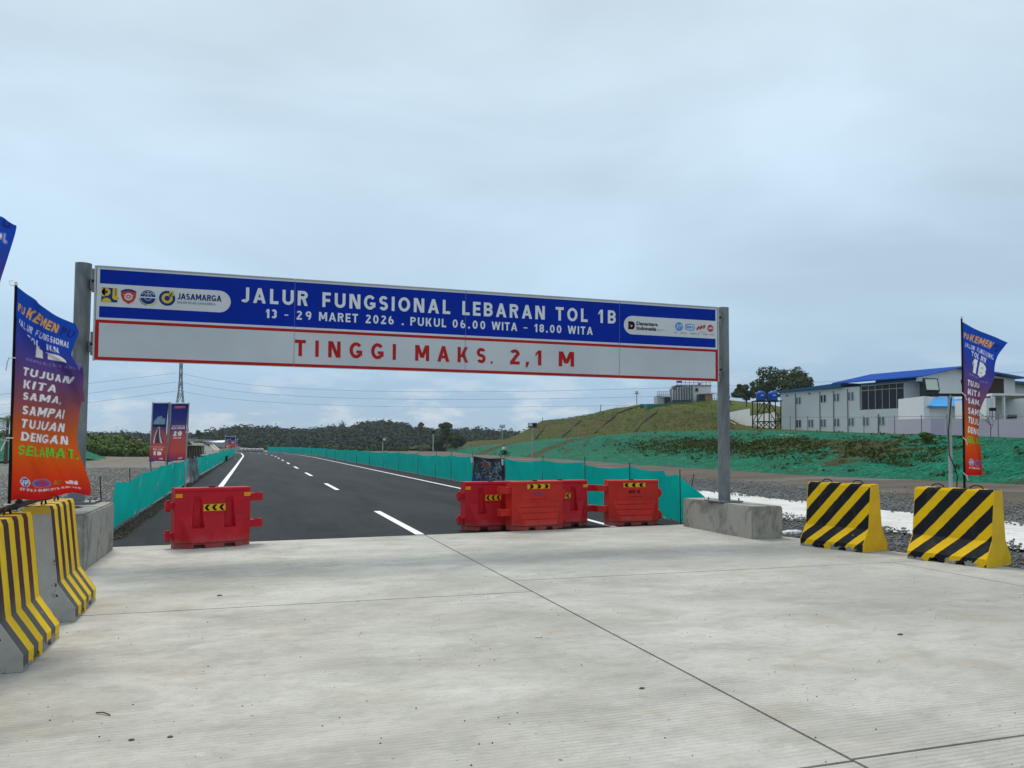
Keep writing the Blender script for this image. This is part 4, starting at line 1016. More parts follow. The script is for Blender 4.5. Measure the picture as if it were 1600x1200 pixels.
# dark printed banner filling one bay of the right fence
def bc():
    c = canvas(160, 150, [(0, srgb(20, 26, 40)), (.6, srgb(16, 22, 38)), (.8, srgb(30, 60, 110)), (1, srgb(40, 90, 150))]); rr = np.random.default_rng(3)
    for k in range(46):
        x, y = rr.uniform(.08, .92), rr.uniform(.1, .75); a = rr.uniform(0, 3.1)
        for s in np.linspace(-.12, .12, 60): cdisc(c, x+s*math.cos(a+s*9), y+s*math.sin(a+s*9), .008, .009, srgb(110, 130, 140) if k % 3 else srgb(60, 80, 80))
    cdisc(c, .42, .22, .10, .10, srgb(120, 60, 50)); return down(c)
ban = thing('fence_banner', 'dark blue printed banner tied in one bay of the right fence', 'banner', (8.55, 31.6, 0))
def surfB(u, v_):
    yy = 31.5-4.3*u; return Vector((.02*math.sin(u*11+v_*5)-.05*v_, yy-31.6, 1.16-.05*math.sin(math.pi*u)*(1-v_)-v_*1.20+.03*math.sin(u*20)*(v_ > .9)))
cloth('printed_cloth', surfB, bc(), ban, 60, 40)
for yy in (31.45, 27.25):
    MB().tube([(-.06, yy-31.6, 1.05), (-.10, yy-31.66, 1.12), (-.08, yy-31.62, .95), (-.1, yy-31.7, .92)], .05, 6, r1=.03).build('plastic_tie', WHITE, ban, True)
# grey torn plastic on the gap of the left fence
GP = M('grey_plastic_film', (.20, .22, .24), .35, 0, .3, 6)
v = []; f = []
for k in range(15):
    for j in range(12):
        u, w = k/14, j/11; yy = 34.7+3.9*u+.15*math.sin(w*9); v.append((xl_(yy)+.12*math.sin(u*13+w*5)+.05*hsh(k, j), yy, .03+1.05*w-.2*math.sin(math.pi*u)*w))
for k in range(14):
    for j in range(11): q = k*12+j; f.append((q, q+1, q+13, q+12))
tag(link('plastic_film', pymesh('film', v, f, True), GP), 'torn grey plastic film hanging in the gap of the left fence', 'plastic sheet')

# soil windrow along the foot of the left fence
def stones(name, n, place, smin, smax, mat, label, seed=1, parent=None):
    rg = np.random.default_rng(seed); base = np.array([(1, 0, 0), (-1, 0, 0), (0, 1, 0), (0, -1, 0), (0, 0, 1), (0, 0, -1)], float)
    FF = np.array([(0, 2, 4), (2, 1, 4), (1, 3, 4), (3, 0, 4), (2, 0, 5), (1, 2, 5), (3, 1, 5), (0, 3, 5)])
    P = np.array([place(rg) for _ in range(n)]); s = rg.uniform(smin, smax, n)**1.0
    V = base[None]*s[:, None, None]*rg.uniform(.6, 1.2, (n, 6, 1)); a = rg.uniform(0, 6.28, n)
    X = V[:, :, 0]*np.cos(a)[:, None]-V[:, :, 1]*np.sin(a)[:, None]; Y = V[:, :, 0]*np.sin(a)[:, None]+V[:, :, 1]*np.cos(a)[:, None]
    V = np.stack([X, Y, V[:, :, 2]*.7], 2)+P[:, None]; F = FF[None]+(np.arange(n)*6)[:, None, None]
    o = link(name, npmesh(name, V.reshape(-1, 3), F.reshape(-1, 3), mat), None, parent, 'stuff'); o['label'] = label; return o
STONE = M('crushed_stone', (.15, .152, .15), .95, 0, .5, 3); SOILB = M('fence_foot_soil', (.10, .085, .065), .95, 0, .4, 8)
def pl(rg): yy = 15+abs(rg.normal(0, 14)); return (xl_(yy)+.05+rg.normal(0, .07), yy, -.03+rg.uniform(0, .04))
stones('soil_clods', 5000, pl, .008, .026, SOILB, 'brown soil clods along the foot of the left fabric fence', 2)
def pr(rg):
    y = rg.uniform(6, 32)**1.0; x = 9.35+(12-y)*.14 if y < 14 else 9.4
    x = x+abs(rg.normal(0, 4.0)); return (x, y, -.05)
stones('crushed_gravel', 26000, pr, .012, .04, STONE, 'dark crushed stone gravel right of the concrete apron', 3)
def pr2(rg): return (15.7+abs(rg.normal(0, 2.6)), rg.uniform(8, 42), -.04)
stones('crushed_gravel', 16000, pr2, .02, .055, STONE, 'dark crushed stone gravel beyond the pale concrete strip', 4)
GL = M('pale_left_gravel', (.20, .196, .18), .95, 0, .35, 3)
def pr6(rg): e = rg.choice([11.8, 15.9]); return (e+rg.normal(0, .30), rg.uniform(4.5, 26.5), .01)
stones('strip_stones', 3200, pr6, .015, .045, STONE, 'dark stones spilled over the edges of the pale concrete strip', 14)
def pr3(rg): y = rg.uniform(9, 60); return (-2.9-abs(rg.normal(0, 5)), y, -.04)
stones('loose_gravel', 16000, pr3, .012, .05, GL, 'pale loose gravel left of the left fabric fence', 5)
def pr4(rg): return (rg.uniform(-2.5, 9), rg.uniform(2, 13.5), .003)
stones('grit', 700, pr4, .002, .007, M('dark_grit', (.07, .055, .04), .9), 'dark grit scattered on the concrete apron', 6)
def pr5(rg): a = rg.uniform(0, 1); return (9.0+rg.uniform(-.1, 3.2), 15.6+rg.uniform(-.6, 5.2), -.03+rg.uniform(0, .05))
stones('white_rubble', 1300, pr5, .02, .07, M('white_rubble', (.66, .66, .64), .9), 'whitish concrete rubble behind the right concrete block', 7)
# little litter on the apron
def leaf(px, py, s, mat, label, cat):
    s *= .55
    q = gnd(px, py); m = MB(); n = 9
    top = [(q.x+s*math.cos(2*math.pi*k/n)*(1+.4*(hsh(px, k)-.5)), q.y+s*.55*math.sin(2*math.pi*k/n)*(1+.4*(hsh(k, py)-.5)), .004+s*.25*hsh(k, px)) for k in range(n)]
    m.v = [Vector(p) for p in top]+[Vector((q.x, q.y, .006+s*.3))]+[Vector((a, b, .001)) for a, b, c in top]; m.f = [(k, (k+1) % n, n) for k in range(n)]+[(k, n+1+k, n+1+(k+1) % n, (k+1) % n) for k in range(n)]
    tag(m.build('litter', mat), label, cat)
LT = M('pale_litter', (.52, .52, .48), .8); BR = M('dry_leaf', (.12, .075, .045), .9)
leaf(842, 996, .055, LT, 'crumpled pale paper scrap near the middle joint of the apron', 'litter')
leaf(1003, 1076, .035, BR, 'brown dry leaf on the apron left of the long joint', 'leaf')
leaf(1406, 992, .05, BR, 'brown leaf lying on the right slab of the apron', 'leaf')
leaf(1596, 929, .05, LT, 'pale scrap on the concrete at the right frame edge', 'litter')
leaf(343, 931, .045, BR, 'dark leaf on the apron before the lone crimson barrier', 'leaf')
leaf(266, 1152, .03, BR, 'flat brown stain-like leaf near the left bottom of the apron', 'leaf')
leaf(205, 1157, .028, BR, 'small curled leaf left of the flat one at the bottom left', 'leaf')
a, b = gnd(150, 1115), gnd(172, 1119); tag(MB().tube([(a.x, a.y, .006), ((a.x+b.x)/2, (a.y+b.y)/2+.01, .012), (b.x, b.y, .006)], .004, 5).build('twig', BR), 'thin dry twig on the concrete at lower left', 'twig')
# crumpled white sack between the right block and first striped barrier
v = []; f = []; a, b = gnd(1222, 838), gnd(1252, 836)
for k in range(17):
    for j in range(8):
        u, w = k/16, j/7*2*math.pi; c = Vector((a.x, a.y, .06)).lerp(Vector((b.x, b.y, .06)), u); r_ = .055*(math.sin(math.pi*min(.95, u*.85+.12))**.5)*(1+.5*(hsh(k, j)-.5))
        v.append((c.x+r_*math.cos(w)*.5, c.y+r_*math.cos(w)*1.4, max(.004, c.z+r_*math.sin(w)*.9)))
for k in range(16):
    for j in range(8): f.append((k*8+j, k*8+(j+1) % 8, (k+1)*8+(j+1) % 8, (k+1)*8+j))
tag(link('plastic_sack', pymesh('sack', v, f), WHITE), 'crumpled white plastic sack between right block and striped barrier', 'sack')

# ================================================================== BANNERS
def banner_canvas(kind):
    c = canvas(120, 300, [(0, srgb(28, 42, 110)), (.25, srgb(44, 50, 120)), (.42, srgb(92, 66, 110)), (.56, srgb(170, 84, 84)), (.8, srgb(190, 80, 72)), (.93, srgb(160, 60, 80)), (1, srgb(120, 50, 90))])
    if kind == 0:
        for x, y, r_ in ((.25, .31, .12), (.40, .27, .13), (.55, .25, .10), (.62, .31, .15), (.78, .29, .10), (.45, .335, .2), (.2, .345, .13), (.72, .345, .15)): cdisc(c, x, y, r_, r_*.34, srgb(116, 146, 168))
        h, w = c.shape[:2]; c[int(.365*h):int(.41*h), 8:-8] = srgb(26, 42, 64)
        for k in range(160):
            t = k/159; y = .41+.27*t; wl2_ = .05+.34*t**.8; cx = .5-.05*math.sin(t*3)
            c[int(y*h), int((cx-wl2_)*w):int((cx+wl2_)*w)] = srgb(92, 58, 72)
            for sg in (-1, 1):
                e0 = cx+sg*wl2_*.62-(.02+.05*t); c[int(y*h), max(0, int(e0*w)):int((e0+.03+.09*t)*w)] = srgb(196, 194, 204)
        ctext(c, 'FUNGSIONAL', .1, .9, .735, .752, srgb(220, 190, 190), .0); ctext(c, 'TOL IKN', .22, .78, .775, .80, wh, .03); ctext(c, '1B', .26, .74, .825, .885, wh, .07)
    else:
        ctext(c, 'KEMENPU', .16, .8, .045, .075, srgb(230, 110, 60), .05)
        ctext(c, 'KECEPATAN', .12, .88, .375, .40, srgb(200, 200, 215), .03); ctext(c, 'MAKSIMUM', .1, .9, .408, .438, wh, .03)
        ctext(c, '20', .24, .76, .475, .56, wh, .06); ctext(c, 'KM/JAM', .28, .72, .58, .60, wh, .03)
    cdisc(c, .22, .945, .12, .02, srgb(70, 80, 150)); ctext(c, 'adhi', .62, .82, .93, .955, wh, .03); return down(c)
BCN = [banner_canvas(0), banner_canvas(1)]
def banner(label, px0, px1, y0, y1, y1b, D, skew, kind, polepx):
    a = fd(px0, y0, D); b = fd(px1, y0, D); al = fd(px0-skew, y1, D); bl = fd(px1-skew, y1b, D)
    base = Vector(((a.x+b.x)/2, (a.y+b.y)/2, 0)); t = thing('event_banner', label, 'banner', base, 0, 'paired roadside banners')
    cloth('printed_vinyl', lambda u, v_: a.lerp(b, u).lerp(al.lerp(bl, u), v_)-base+DIRF*(.04*math.sin(v_*5+u*3)), BCN[kind], t, 50, 130, .5)
    for p in polepx:
        q0 = fd(p-skew*.8, y1+4, D+.1)-base; q1 = fd(p, y0-2, D+.1)-base; MB().tube([Vector((q0.x, q0.y, 0)), q0, q1], min(.03, .001*D), 8).build('pole', M('aluminium_pole', (.45, .47, .48), .4, .4), t, True)
    MB().tube([a-base+Vector((0, 0, .02)), b-base+Vector((0, 0, .02))], .02, 6).build('top_bar', WHITE, t)
    MB().tube([al-base, bl-base], .02, 6).build('bottom_bar', WHITE, t)
banner('left banner of the near pair showing a curving road and 1B', 239.5, 263.5, 630, 721, 722, 27.0, 6, 0, (239, 264.5))
banner('right banner of the near pair reading 20', 268, 294.5, 631, 722, 720, 27.0, 6.5, 1, (267, 295))
banner('distant banner beyond the left fence, left one of the far trio', 352, 359, 682, 700, 700, 78, .5, 0, (352,))
banner('distant banner beyond the left fence, middle one of the far trio', 360.5, 367.5, 682, 700, 700, 79, .5, 1, (368,))
banner('farthest and smallest banner beyond the left fence', 368.5, 372.5, 690, 701, 701, 130, .3, 0, (368.5,))

# ================================================================== FLOODLIGHTS
LENS = M('lamp_glass', (.48, .54, .48), .25, 0, .1, 4); LBODY = M('lamp_housing', (.02, .022, .024), .5); PALEPOLE = M('grey_pole', (.30, .33, .33), .6, .1)
def floodlight(label, px, ytop, ybase_D, w, heads, pole_r, zb=0.0, ped=None, facing=1):
    D = ybase_D; top = fd(px, ytop, D); base = Vector((top.x, top.y, zb)); H_ = top.z-zb
    t = thing('floodlight', label, 'floodlight', base, -YAW, 'floodlights on poles')
    MB().tube([(0, 0, 0), (0, 0, H_)], pole_r, 8).build('pole', PALEPOLE, t, True)
    MB().box(-w*1.35, w*1.35, -.03*w/.3, .03*w/.3, H_-.03, H_+.03).build('crossbar', LBODY, t)
    for s, yaw_ in heads:
        q = Matrix.Rotation(yaw_, 4, 'Z'); off = Vector((s*w*1.1, 0, H_+w*.55))
        def tf(m):
            m.v = [off+(q @ (Matrix.Rotation(R(-12), 4, 'X') @ v)) for v in m.v]; return m
        lp = tf(MB().box(-w*.5, w*.5, -w*.06, w*.06, -w*.36, w*.46).box(-w*.42, w*.42, -w*.03, w*.20, -w*.56, -w*.38)).build('lamp_housing', LBODY, t)
        tf(MB().box(-w*.42, w*.42, -w*.075, -w*.062, -w*.28, w*.39)).build('lens', LENS, lp)
        for k in range(6): tf(MB().box(-w*.44+k*w*.16, -w*.41+k*w*.16, w*.06, w*.13, -w*.3, w*.4)).build('cooling_fin', LBODY, lp)
    return t
f1 = floodlight('twin head floodlight on a grey pole left of the narrow right flag', 1483.5, 617, 17.5, .36, ((-1, R(12)), (.95, R(78))), .042)
# slack cable down its pole
tag(MB().tube([tuple(Vector(f1.location)+DIRR*p+Vector((0, -.08, z))) for p, z in ((-.02, 2.7), (-.10, 2.0), (-.09, 1.45), (.0, 1.25), (.08, 1.0), (.05, .6), (.15, .4))], .012, 5).build('cable', BLACK), 'black power cable hanging down the near floodlight pole', 'cable')
floodlight('twin head floodlight on a slim pole in front of the green slope', 832, 668, 108, .62, ((-.45, R(10)), (.45, R(150))), .10)
floodlight('distant floodlight at the tree line behind the right fence', 677, 678, 190, .8, ((0, R(170)),), .16)
floodlight('smaller distant floodlight against the forest, left of the other', 598, 690, 220, 1.0, ((-.4, R(170)), (.4, R(0))), .16)
floodlight('thin lamp on the skyline left of the hill', 785, 668, 262, .9, ((-.5, R(30)), (.4, R(-30))), .13, 2)
floodlight('small lamp standing on the hill crest near the hilltop building', 995, 615.5, 226, .8, ((0, R(10)),), .13, 12.0)
for px, y0, y1, D, z in ((939, 632, 650, 236, 10), (848, 652, 662, 250, 7.5)):
    a = atD(px, y0, D); b = atD(px-1.5, y1+2, D); tag(MB().tube([b, a], .10, 5).build('survey_pole', DARKIRON), 'thin bare pole on the hill skyline %s' % ('above the gullies' if px > 900 else 'at its left end'), 'pole')

# ================================================================== PYLON AND WIRES
STEEL = M('pylon_steel', (.19, .21, .23), .6, .3)
pb = fd(280, 706, 268); py = thing('power_pylon', 'grey lattice power pylon rising behind the left end of the sign', 'pylon', (pb.x, pb.y, 0), R(20))
Hp = 47; lev = [0, 9, 15, 19.5, 23, 26, 29, 32, 35, 38, 41, 44, Hp]
def hw(z): return .50+2.8*max(0, 1-z/24)**1.6-.004*z
def cor(z, k): a = R(45+90*k); return Vector((hw(z)*math.cos(a)*1.41, hw(z)*math.sin(a)*1.41, z))
for k in range(4): MB().tube([cor(z, k) for z in lev], .10, 5).build('leg', STEEL, py)
for a, b in zip(lev, lev[1:]):
    m = MB()
    for k in range(4): m.tube([cor(a, k), cor(b, (k+1) % 4)], .075, 4); m.tube([cor(b, k), cor(a, (k+1) % 4)], .075, 4); m.tube([cor(b, k), cor(b, (k+1) % 4)], .07, 4)
    m.build('lattice_bracing', STEEL, py)
for z in (31, 35.5, 40): MB().tube([(-4.5, 0, z), (0, 0, z+.9), (4.5, 0, z)], .10, 4).tube([(-4.5, 0, z), (4.5, 0, z)], .10, 4).build('cross_arm', STEEL, py)
WIRE = M('power_wire', (.16, .18, .20), .6)
def wire(px_pts, label, r=.040):
    pts = [fd(px, y_, D) for px, y_, D in px_pts]; out = []
    xs = [p[0] for p in px_pts]
    for k in range(41):
        t = k/40; L = [((t-.5)*(t-1))/.5, (t*(t-1))/-.25, (t*(t-.5))/.5]; out.append(pts[0]*L[0]+pts[1]*L[1]+pts[2]*L[2])
    o = MB().tube(out, r, 4).build('power_line', WIRE); tag(o, label, 'power line', 'power lines strung from the pylon'); return o
names = ['topmost', 'middle', 'lowest']
for i, (yl, yp, ym, yr) in enumerate(((617, 583, 610, 560), (633, 597, 622, 578), (648, 611, 634, 596))):
    wire([(-320, yl+42, 230), (20, yl-3, 246), (276, yp, 268)], names[i]+' power line left of the pylon')
    wire([(284, yp, 268), (760, ym+2, 262), (1900, yr+5, 235)], names[i]+' power line right of the pylon, under the sign')

# ================================================================== BUILDINGS
PANEL = M('cream_sandwich_panel', (.62, .64, .63), .7, 0, .05, .3); ROOFB = M('blue_metal_roof', (.010, .10, .46), .45, 0, .1, .5); ROOFT = M('blue_roof_edge', (.008, .10, .24), .5)
PIPE = M('grey_downpipe', (.16, .17, .18), .6); WFRM = M('window_frame_white', (.48, .50, .52), .5); PGLASS = M('pale_window_glass', (.12, .15, .17), .25, 0, .3, 2)
BROWN = M('brown_cladding', (.045, .022, .014), .7, 0, .2, 3); LAV = M('lavender_wall_plaster', (.40, .39, .46), .8, 0, .06, .3); LAVD = M('darker_lavender_panel', (.31, .30, .42), .8, 0, .05, .3)
STRUC = M('white_structure', (.70, .72, .73), .7, 0, .04, .4)
P0 = fd(1220, 672, 100); P1 = fd(1440, 680, 82.7); Ud = Vector((P1.x-P0.x, P1.y-P0.y, 0)).normalized(); Vd = Vector((-Ud.y, Ud.x, 0))      # along the front, into the building
if Vd.dot(DIRF) < 0: Vd = -Vd
BO = Vector((P0.x, P0.y, 3.3))
def uz(px, y_):      # sight line onto the front plane
    d = ray(px, y_); n = Vd; t = (BO-Vector((0, 0, CAMH))).dot(n)/d.dot(n); q = Vector((0, 0, CAMH))+d*t; return (q-BO).dot(Ud), q.z-BO.z
bang = math.atan2(Ud.y, Ud.x)
hs = thing('prefab_building', 'long cream two-storey building with blue gable roof behind the slope', 'building', BO, bang)
# in local axes: x along the front, y into the building is -Vd sign
sy = 1 if Vector((-math.sin(bang), math.cos(bang), 0)).dot(Vd) > 0 else -1
def LBx(m, x0, x1, d0, d1, z0, z1): y0, y1 = sorted((sy*d0, sy*d1)); return m.box(x0, x1, y0, y1, z0, z1)
ZE = uz(1220, 613)[1]; uA = uz(1343, 620)[0]; uB = uz(1443, 620)[0]; zs0 = uz(1395, 638.5)[1]; zs1 = uz(1350, 604)[1]+.15; u1 = uz(1438, 590)[0]+.6
LBx(MB(), 0, uA, 0, 6, -.6, ZE).build('wall', PANEL, hs)
LBx(MB(), uA+.004, uB, 0, 6, -.6, zs0).build('wall', PANEL, hs)
LBx(MB(), uA+.01, u1-1.15, 2.6, 2.7, zs0+.002, zs1+1.0).build('recess_wall', M('recess_grey_wall', (.10, .11, .12), .8), hs)
LBx(MB(), uA+.01, u1-1.15, .05, 2.6, zs0+.003, zs0+.05).build('balcony_floor', PIPE, hs)
LBx(MB(), uA+.02, u1-1.15, -.02, 2.6, zs1+.02, zs1+.22).build('soffit', ROOFT, hs)
ug = uz(1411, 620)[0]; nP = 6
for k in range(nP):
    a = uA+.15+(ug-uA-.15)*k/nP; b = uA+.15+(ug-uA-.15)*(k+1)/nP
    wn = LBx(MB(), a+.04, b-.04, .16, .19, zs0+.06, zs1-.1).build('window', GLASS, hs)
    LBx(LBx(LBx(MB(), a, a+.04, .12, .2, zs0+.05, zs1), a+.04, b, .12, .2, zs1-.1, zs1), a+.04, b, .125, .15, zs1-.62, zs1-.57).build('mullion', WFRM, wn)
LBx(MB(), ug, ug+.06, .12, 2.6, zs0+.05, zs1).build('mullion', WFRM, hs)
m = MB(); LBx(m, ug+.1, uB-.05, .3, .34, zs0+.75, zs0+.80)
for k in range(9): LBx(m, ug+.2+k*(uB-ug-.3)/8, ug+.23+k*(uB-ug-.3)/8, .3, .33, zs0+.05, zs0+.75)
m.build('balcony_railing', PIPE, hs)
def win(px, y0, y1, w=.62, dark=False):
    u, z1 = uz(px, y0); _, z0 = uz(px, y1); fr_ = LBx(MB(), u-w, u+w, -.04, .0-.002, z0, z1).build('window', WFRM, hs)
    for s in (-1, 1): LBx(MB(), u+s*w*.5-w*.30, u+s*w*.5+w*.30, -.055, -.042, z0+.08, z1-.08).build('pane', GLASS if dark else PGLASS, fr_)
for px, a, b, dk in ((1247.5, 620, 632, 0), (1286.5, 616.5, 629.5, 1), (1307, 614.5, 627.5, 0), (1329.5, 612, 626, 0)): win(px, a, b, .45, dk)
for px, a, b in ((1248, 655.5, 668.5), (1267, 655, 668), (1286.5, 654.5, 667.5), (1307.5, 653.5, 667), (1330, 652.5, 666), (1353, 651.5, 665.5), (1377.5, 650.5, 665)): win(px, a, b, .43, px == 1248)
for px in (1243.5, 1281.5, 1303, 1325, 1373):
    u, z = uz(px, 640); LBx(MB(), u-.035, u+.035, -.09, -.01, -.5, ZE-.3 if px < 1325 else (zs0-.5 if px > 1340 else ZE-.2)).build('downpipe', PIPE, hs)
for px, yy in ((1230, 618), (1265, 615)): u, z = uz(px, yy); LBx(MB(), u-.12, u+.12, -.10, -.003, z-.08, z+.1).build('wall_lamp', PIPE, hs)
# lower roof at the left
uC = uz(1318, 601)[0]
m = MB(); m.prism([(-.35, ZE), (-.35, ZE+.12), (uC, ZE+.55), (uC, ZE+.02)], -.45, 7, lambda a, b, d: (a, sy*d, b)); m.build('low_roof', ROOFT, hs)
# main gable roof: eave front, ridge 6 m in, far eave 17 m in
u0, _ = uz(1305, 601); ZEv = 5.75; ZR = 7.05; ZB = 6.35; u1 = uz(1438, 590)[0]+.6
def rf(u, d, z): return (u, sy*d, z)
roof = MB()
for (a, za), (b, zb) in (((-.5, ZEv), (6, ZR)), ((6, ZR), (17.4, ZB))):
    roof.add([rf(u0, a, za), rf(u1, a, za), rf(u1, b, zb), rf(u0, b, zb), rf(u0, a, za-.14), rf(u1, a, za-.14), rf(u1, b, zb-.14), rf(u0, b, zb-.14)], [(0, 1, 2, 3), (4, 7, 6, 5), (0, 4, 5, 1), (1, 5, 6, 2), (2, 6, 7, 3), (3, 7, 4, 0)])
rfo = roof.build('main_roof', ROOFB, hs)
for k in range(40):
    u = u0+.2+k*(u1-u0-.4)/39; v0, v1 = (-.5, ZEv+.005), (6, ZR+.005); MB().tube([rf(u, *v0), rf(u, *v1)], .03, 4, False).build('roof_rib', ROOFB, rfo)
gb = MB().prism([(0.0, zs1+.0), (0, ZEv-.1), (6, ZR-.2), (16.6, ZB-.2), (16.6, -.6), (3.4, -.6), (3.4, zs1)], u1-1.1, u1-.9, lambda a, b, d: (d, sy*a, b)); gb.build('gable_wall', M('white_gable_panel', (.70, .72, .71), .7, 0, .05, .3), hs)
LBx(MB(), u1-.88, u1-.80, 11.4, 14.4, 3.4, ZB-.25).build('brown_panel', BROWN, hs)
LBx(MB(), u0+.3, u1-1.3, 6.2, 16.4, -.5, ZEv+.1).build('wall', PANEL, hs)
LBx(MB(), uz(1385, 604)[0]-1, u1+.2, -.35, -.2, ZEv-.62, ZEv-.52).build('rain_gutter', PIPE, hs)
# white parapet block with small blue roof (nearer, right)
def boxpx(parent, name, mat, px0, px1, y0, y1, d_, depth, org, z_bot=None):
    a = fd(px0, y0, d_); b = fd(px1, y0, d_); c = fd(px0, y1, d_)
    z0 = c.z if z_bot is None else z_bot
    m = MB(); v = []
    for z in (z0, a.z):
        for q, dd in ((a, 0), (b, 0), (b, depth), (a, depth)): p = Vector((q.x, q.y, z))+DIRF*dd; v.append(p-org)
    m.add(v, [(0, 3, 2, 1), (4, 5, 6, 7), (0, 1, 5, 4), (1, 2, 6, 5), (2, 3, 7, 6), (3, 0, 4, 7)]); return m.build(name, mat, parent)
og = fd(1443, 655, 76); og.z = 3
an = thing('annex', 'white flat-topped annex with a small bright blue lean-to roof', 'building', og)
boxpx(an, 'wall', STRUC, 1443, 1452, 619, 690, 76, 5, og); boxpx(an, 'wall', STRUC, 1452.3, 1520, 634, 690, 76.3, 4.5, og)
boxpx(an, 'rear_wall', STRUC, 1452.3, 1530, 620, 690, 81, 2, og)
m = MB(); a, b, c, d = [q-og for q in (fd(1449, 634, 75.8), fd(1530, 635, 75.8), fd(1530, 620, 81), fd(1462, 620.5, 81))]; dz = Vector((0, 0, .12))
m.add([a, b, c, d, a-dz, b-dz, c-dz, d-dz], [(0, 1, 2, 3), (7, 6, 5, 4), (0, 4, 5, 1), (1, 5, 6, 2), (2, 6, 7, 3), (3, 7, 4, 0)]); m.build('lean_to_roof', M('bright_blue_roof', (.04, .30, .70), .4, 0, .15, .5), an)
# white canopy structure at the right
og = fd(1553, 655, 70); og.z = 3
cn = thing('white_canopy', 'white open canopy structure right of the narrow flag', 'canopy', og)
boxpx(cn, 'roof_slab', STRUC, 1550, 1640, 614.5, 618, 70, 6, og); boxpx(cn, 'back_wall', STRUC, 1540, 1640, 620, 690, 75, .3, og)
boxpx(cn, 'column', STRUC, 1551, 1555, 618.2, 690, 70.1, .3, og); boxpx(cn, 'column', STRUC, 1568.5, 1570.5, 618.2, 690, 70.1, .3, og)
boxpx(cn, 'side_wall', STRUC, 1541, 1550, 622, 690, 70.2, 5, og)
boxpx(cn, 'control_box', BLACK, 1549.5, 1556.5, 637, 642, 69, .4, og); boxpx(cn, 'stand_leg', PIPE, 1550.5, 1551.3, 642, 655, 69.1, .05, og); boxpx(cn, 'stand_leg', PIPE, 1555.6, 1556.4, 642, 655, 69.1, .05, og)
for k in range(3): boxpx(cn, 'window', GLASS, 1575.5+k*5, 1579+k*5, 648, 653.5, 74.8, .1, og)
og = fd(1569, 655, 95); og.z = 3
rw = thing('side_wing', 'cream wing with thin blue roof edge at far right', 'building', og)
boxpx(rw, 'wall', PANEL, 1568, 1660, 597, 690, 95, 8, og)
m = MB(); a, b = fd(1566, 593.5, 94)-og, fd(1662, 601, 94)-og; d = DIRF*10; dz = Vector((0, 0, .3)); m.add([a, b, b+d, a+d, a-dz, b-dz, b+d-dz, a+d-dz], [(0, 1, 2, 3), (7, 6, 5, 4), (0, 4, 5, 1), (1, 5, 6, 2), (2, 6, 7, 3), (3, 7, 4, 0)]); m.build('roof', ROOFT, rw)
for k in range(4): boxpx(rw, 'window', GLASS, 1588+k*4, 1591+k*4, 615, 620, 94.9, .2, og)
# lavender perimeter wall on the crest of the net slope
wl_ = thing('perimeter_wall', 'low lavender plaster wall along the top of the slope', 'wall', fd(1500, 680, 66))
wo_ = Vector(wl_.location); ws = [(1388, 656, 80), (1454, 653.6, 72.5), (1476, 653.8, 70.6), (1545, 655, 66), (1600, 655.5, 62.5), (1700, 656, 57), (1800, 656, 53)]
for i, (p, q) in enumerate(zip(ws, ws[1:])):
    a, b = fd(*p), fd(*q); a0, b0 = Vector((a.x, a.y, 1.6)), Vector((b.x, b.y, 1.3)); d = DIRF*.2
    m = MB(); m.add([w-wo_ for w in (a0, b0, b0+d, a0+d, a, b, b+d, a+d)], [(0, 3, 2, 1), (4, 5, 6, 7), (0, 1, 5, 4), (1, 2, 6, 5), (2, 3, 7, 6), (3, 0, 4, 7)]); m.build('wall_panel', LAVD if i == 1 else LAV, wl_)
# wire fence on the slope crest
wf = thing('wire_fence', 'thin wire fence with slim posts before the cream building', 'fence', net_surf(1400, .97))
wo_ = Vector(wf.location); tops = []
for px in (1205, 1235, 1262, 1282, 1303, 1325, 1350, 1372, 1398, 1440, 1480, 1520, 1560, 1610):
    q = net_surf(px, .97); h = 1.45; MB().tube([q-wo_, q+Vector((0, 0, h))-wo_], .03, 5).build('post', PIPE, wf); tops.append(q+Vector((0, 0, h-.12))-wo_)
for dz in (0,): MB().tube([t-Vector((0, 0, dz)) for t in tops], .018, 4).build('wire', PIPE, wf)
# water tank tower
og = fd(1198, 672, 98); og.z = 3.2
tw = thing('water_tank_tower', 'black steel tower carrying two blue water tanks', 'water tower', og, -YAW)
zt = fd(1198, 627.5, 98).z-og.z; wx = 1.42; wy = 1.0
for x in (-wx, 0, wx):
    for y_ in (-wy, wy): MB().tube([(x, y_, -.4), (x, y_, zt)], .075, 5).build('leg', BLACK, tw)
m = MB()
for y_ in (-wy, wy):
    m.tube([(-wx, y_, zt*.38), (wx, y_, zt*.38)], .04, 4)
    for a, b in ((-wx, 0), (0, wx)): m.tube([(a, y_, 0), (b, y_, zt*.38)], .05, 4); m.tube([(b, y_, 0), (a, y_, zt*.38)], .05, 4); m.tube([(a, y_, zt*.38), (b, y_, zt)] if a < 0 else [(b, y_, zt*.38), (a, y_, zt)], .05, 4)
for x in (-wx, wx): m.tube([(x, -wy, zt*.38), (x, wy, zt*.38)], .04, 4); m.tube([(x, -wy, 0), (x, wy, zt*.38)], .05, 4)
m.build('bracing', BLACK, tw); MB().box(-wx-.12, wx+.15, -wy-.1, wy+.1, zt, zt+.10).build('platform', BLACK, tw)
TANK = M('blue_plastic_tank', (.01, .09, .42), .4, 0, .12, 2); TANKL = M('tank_label', (.4, .55, .75), .5)
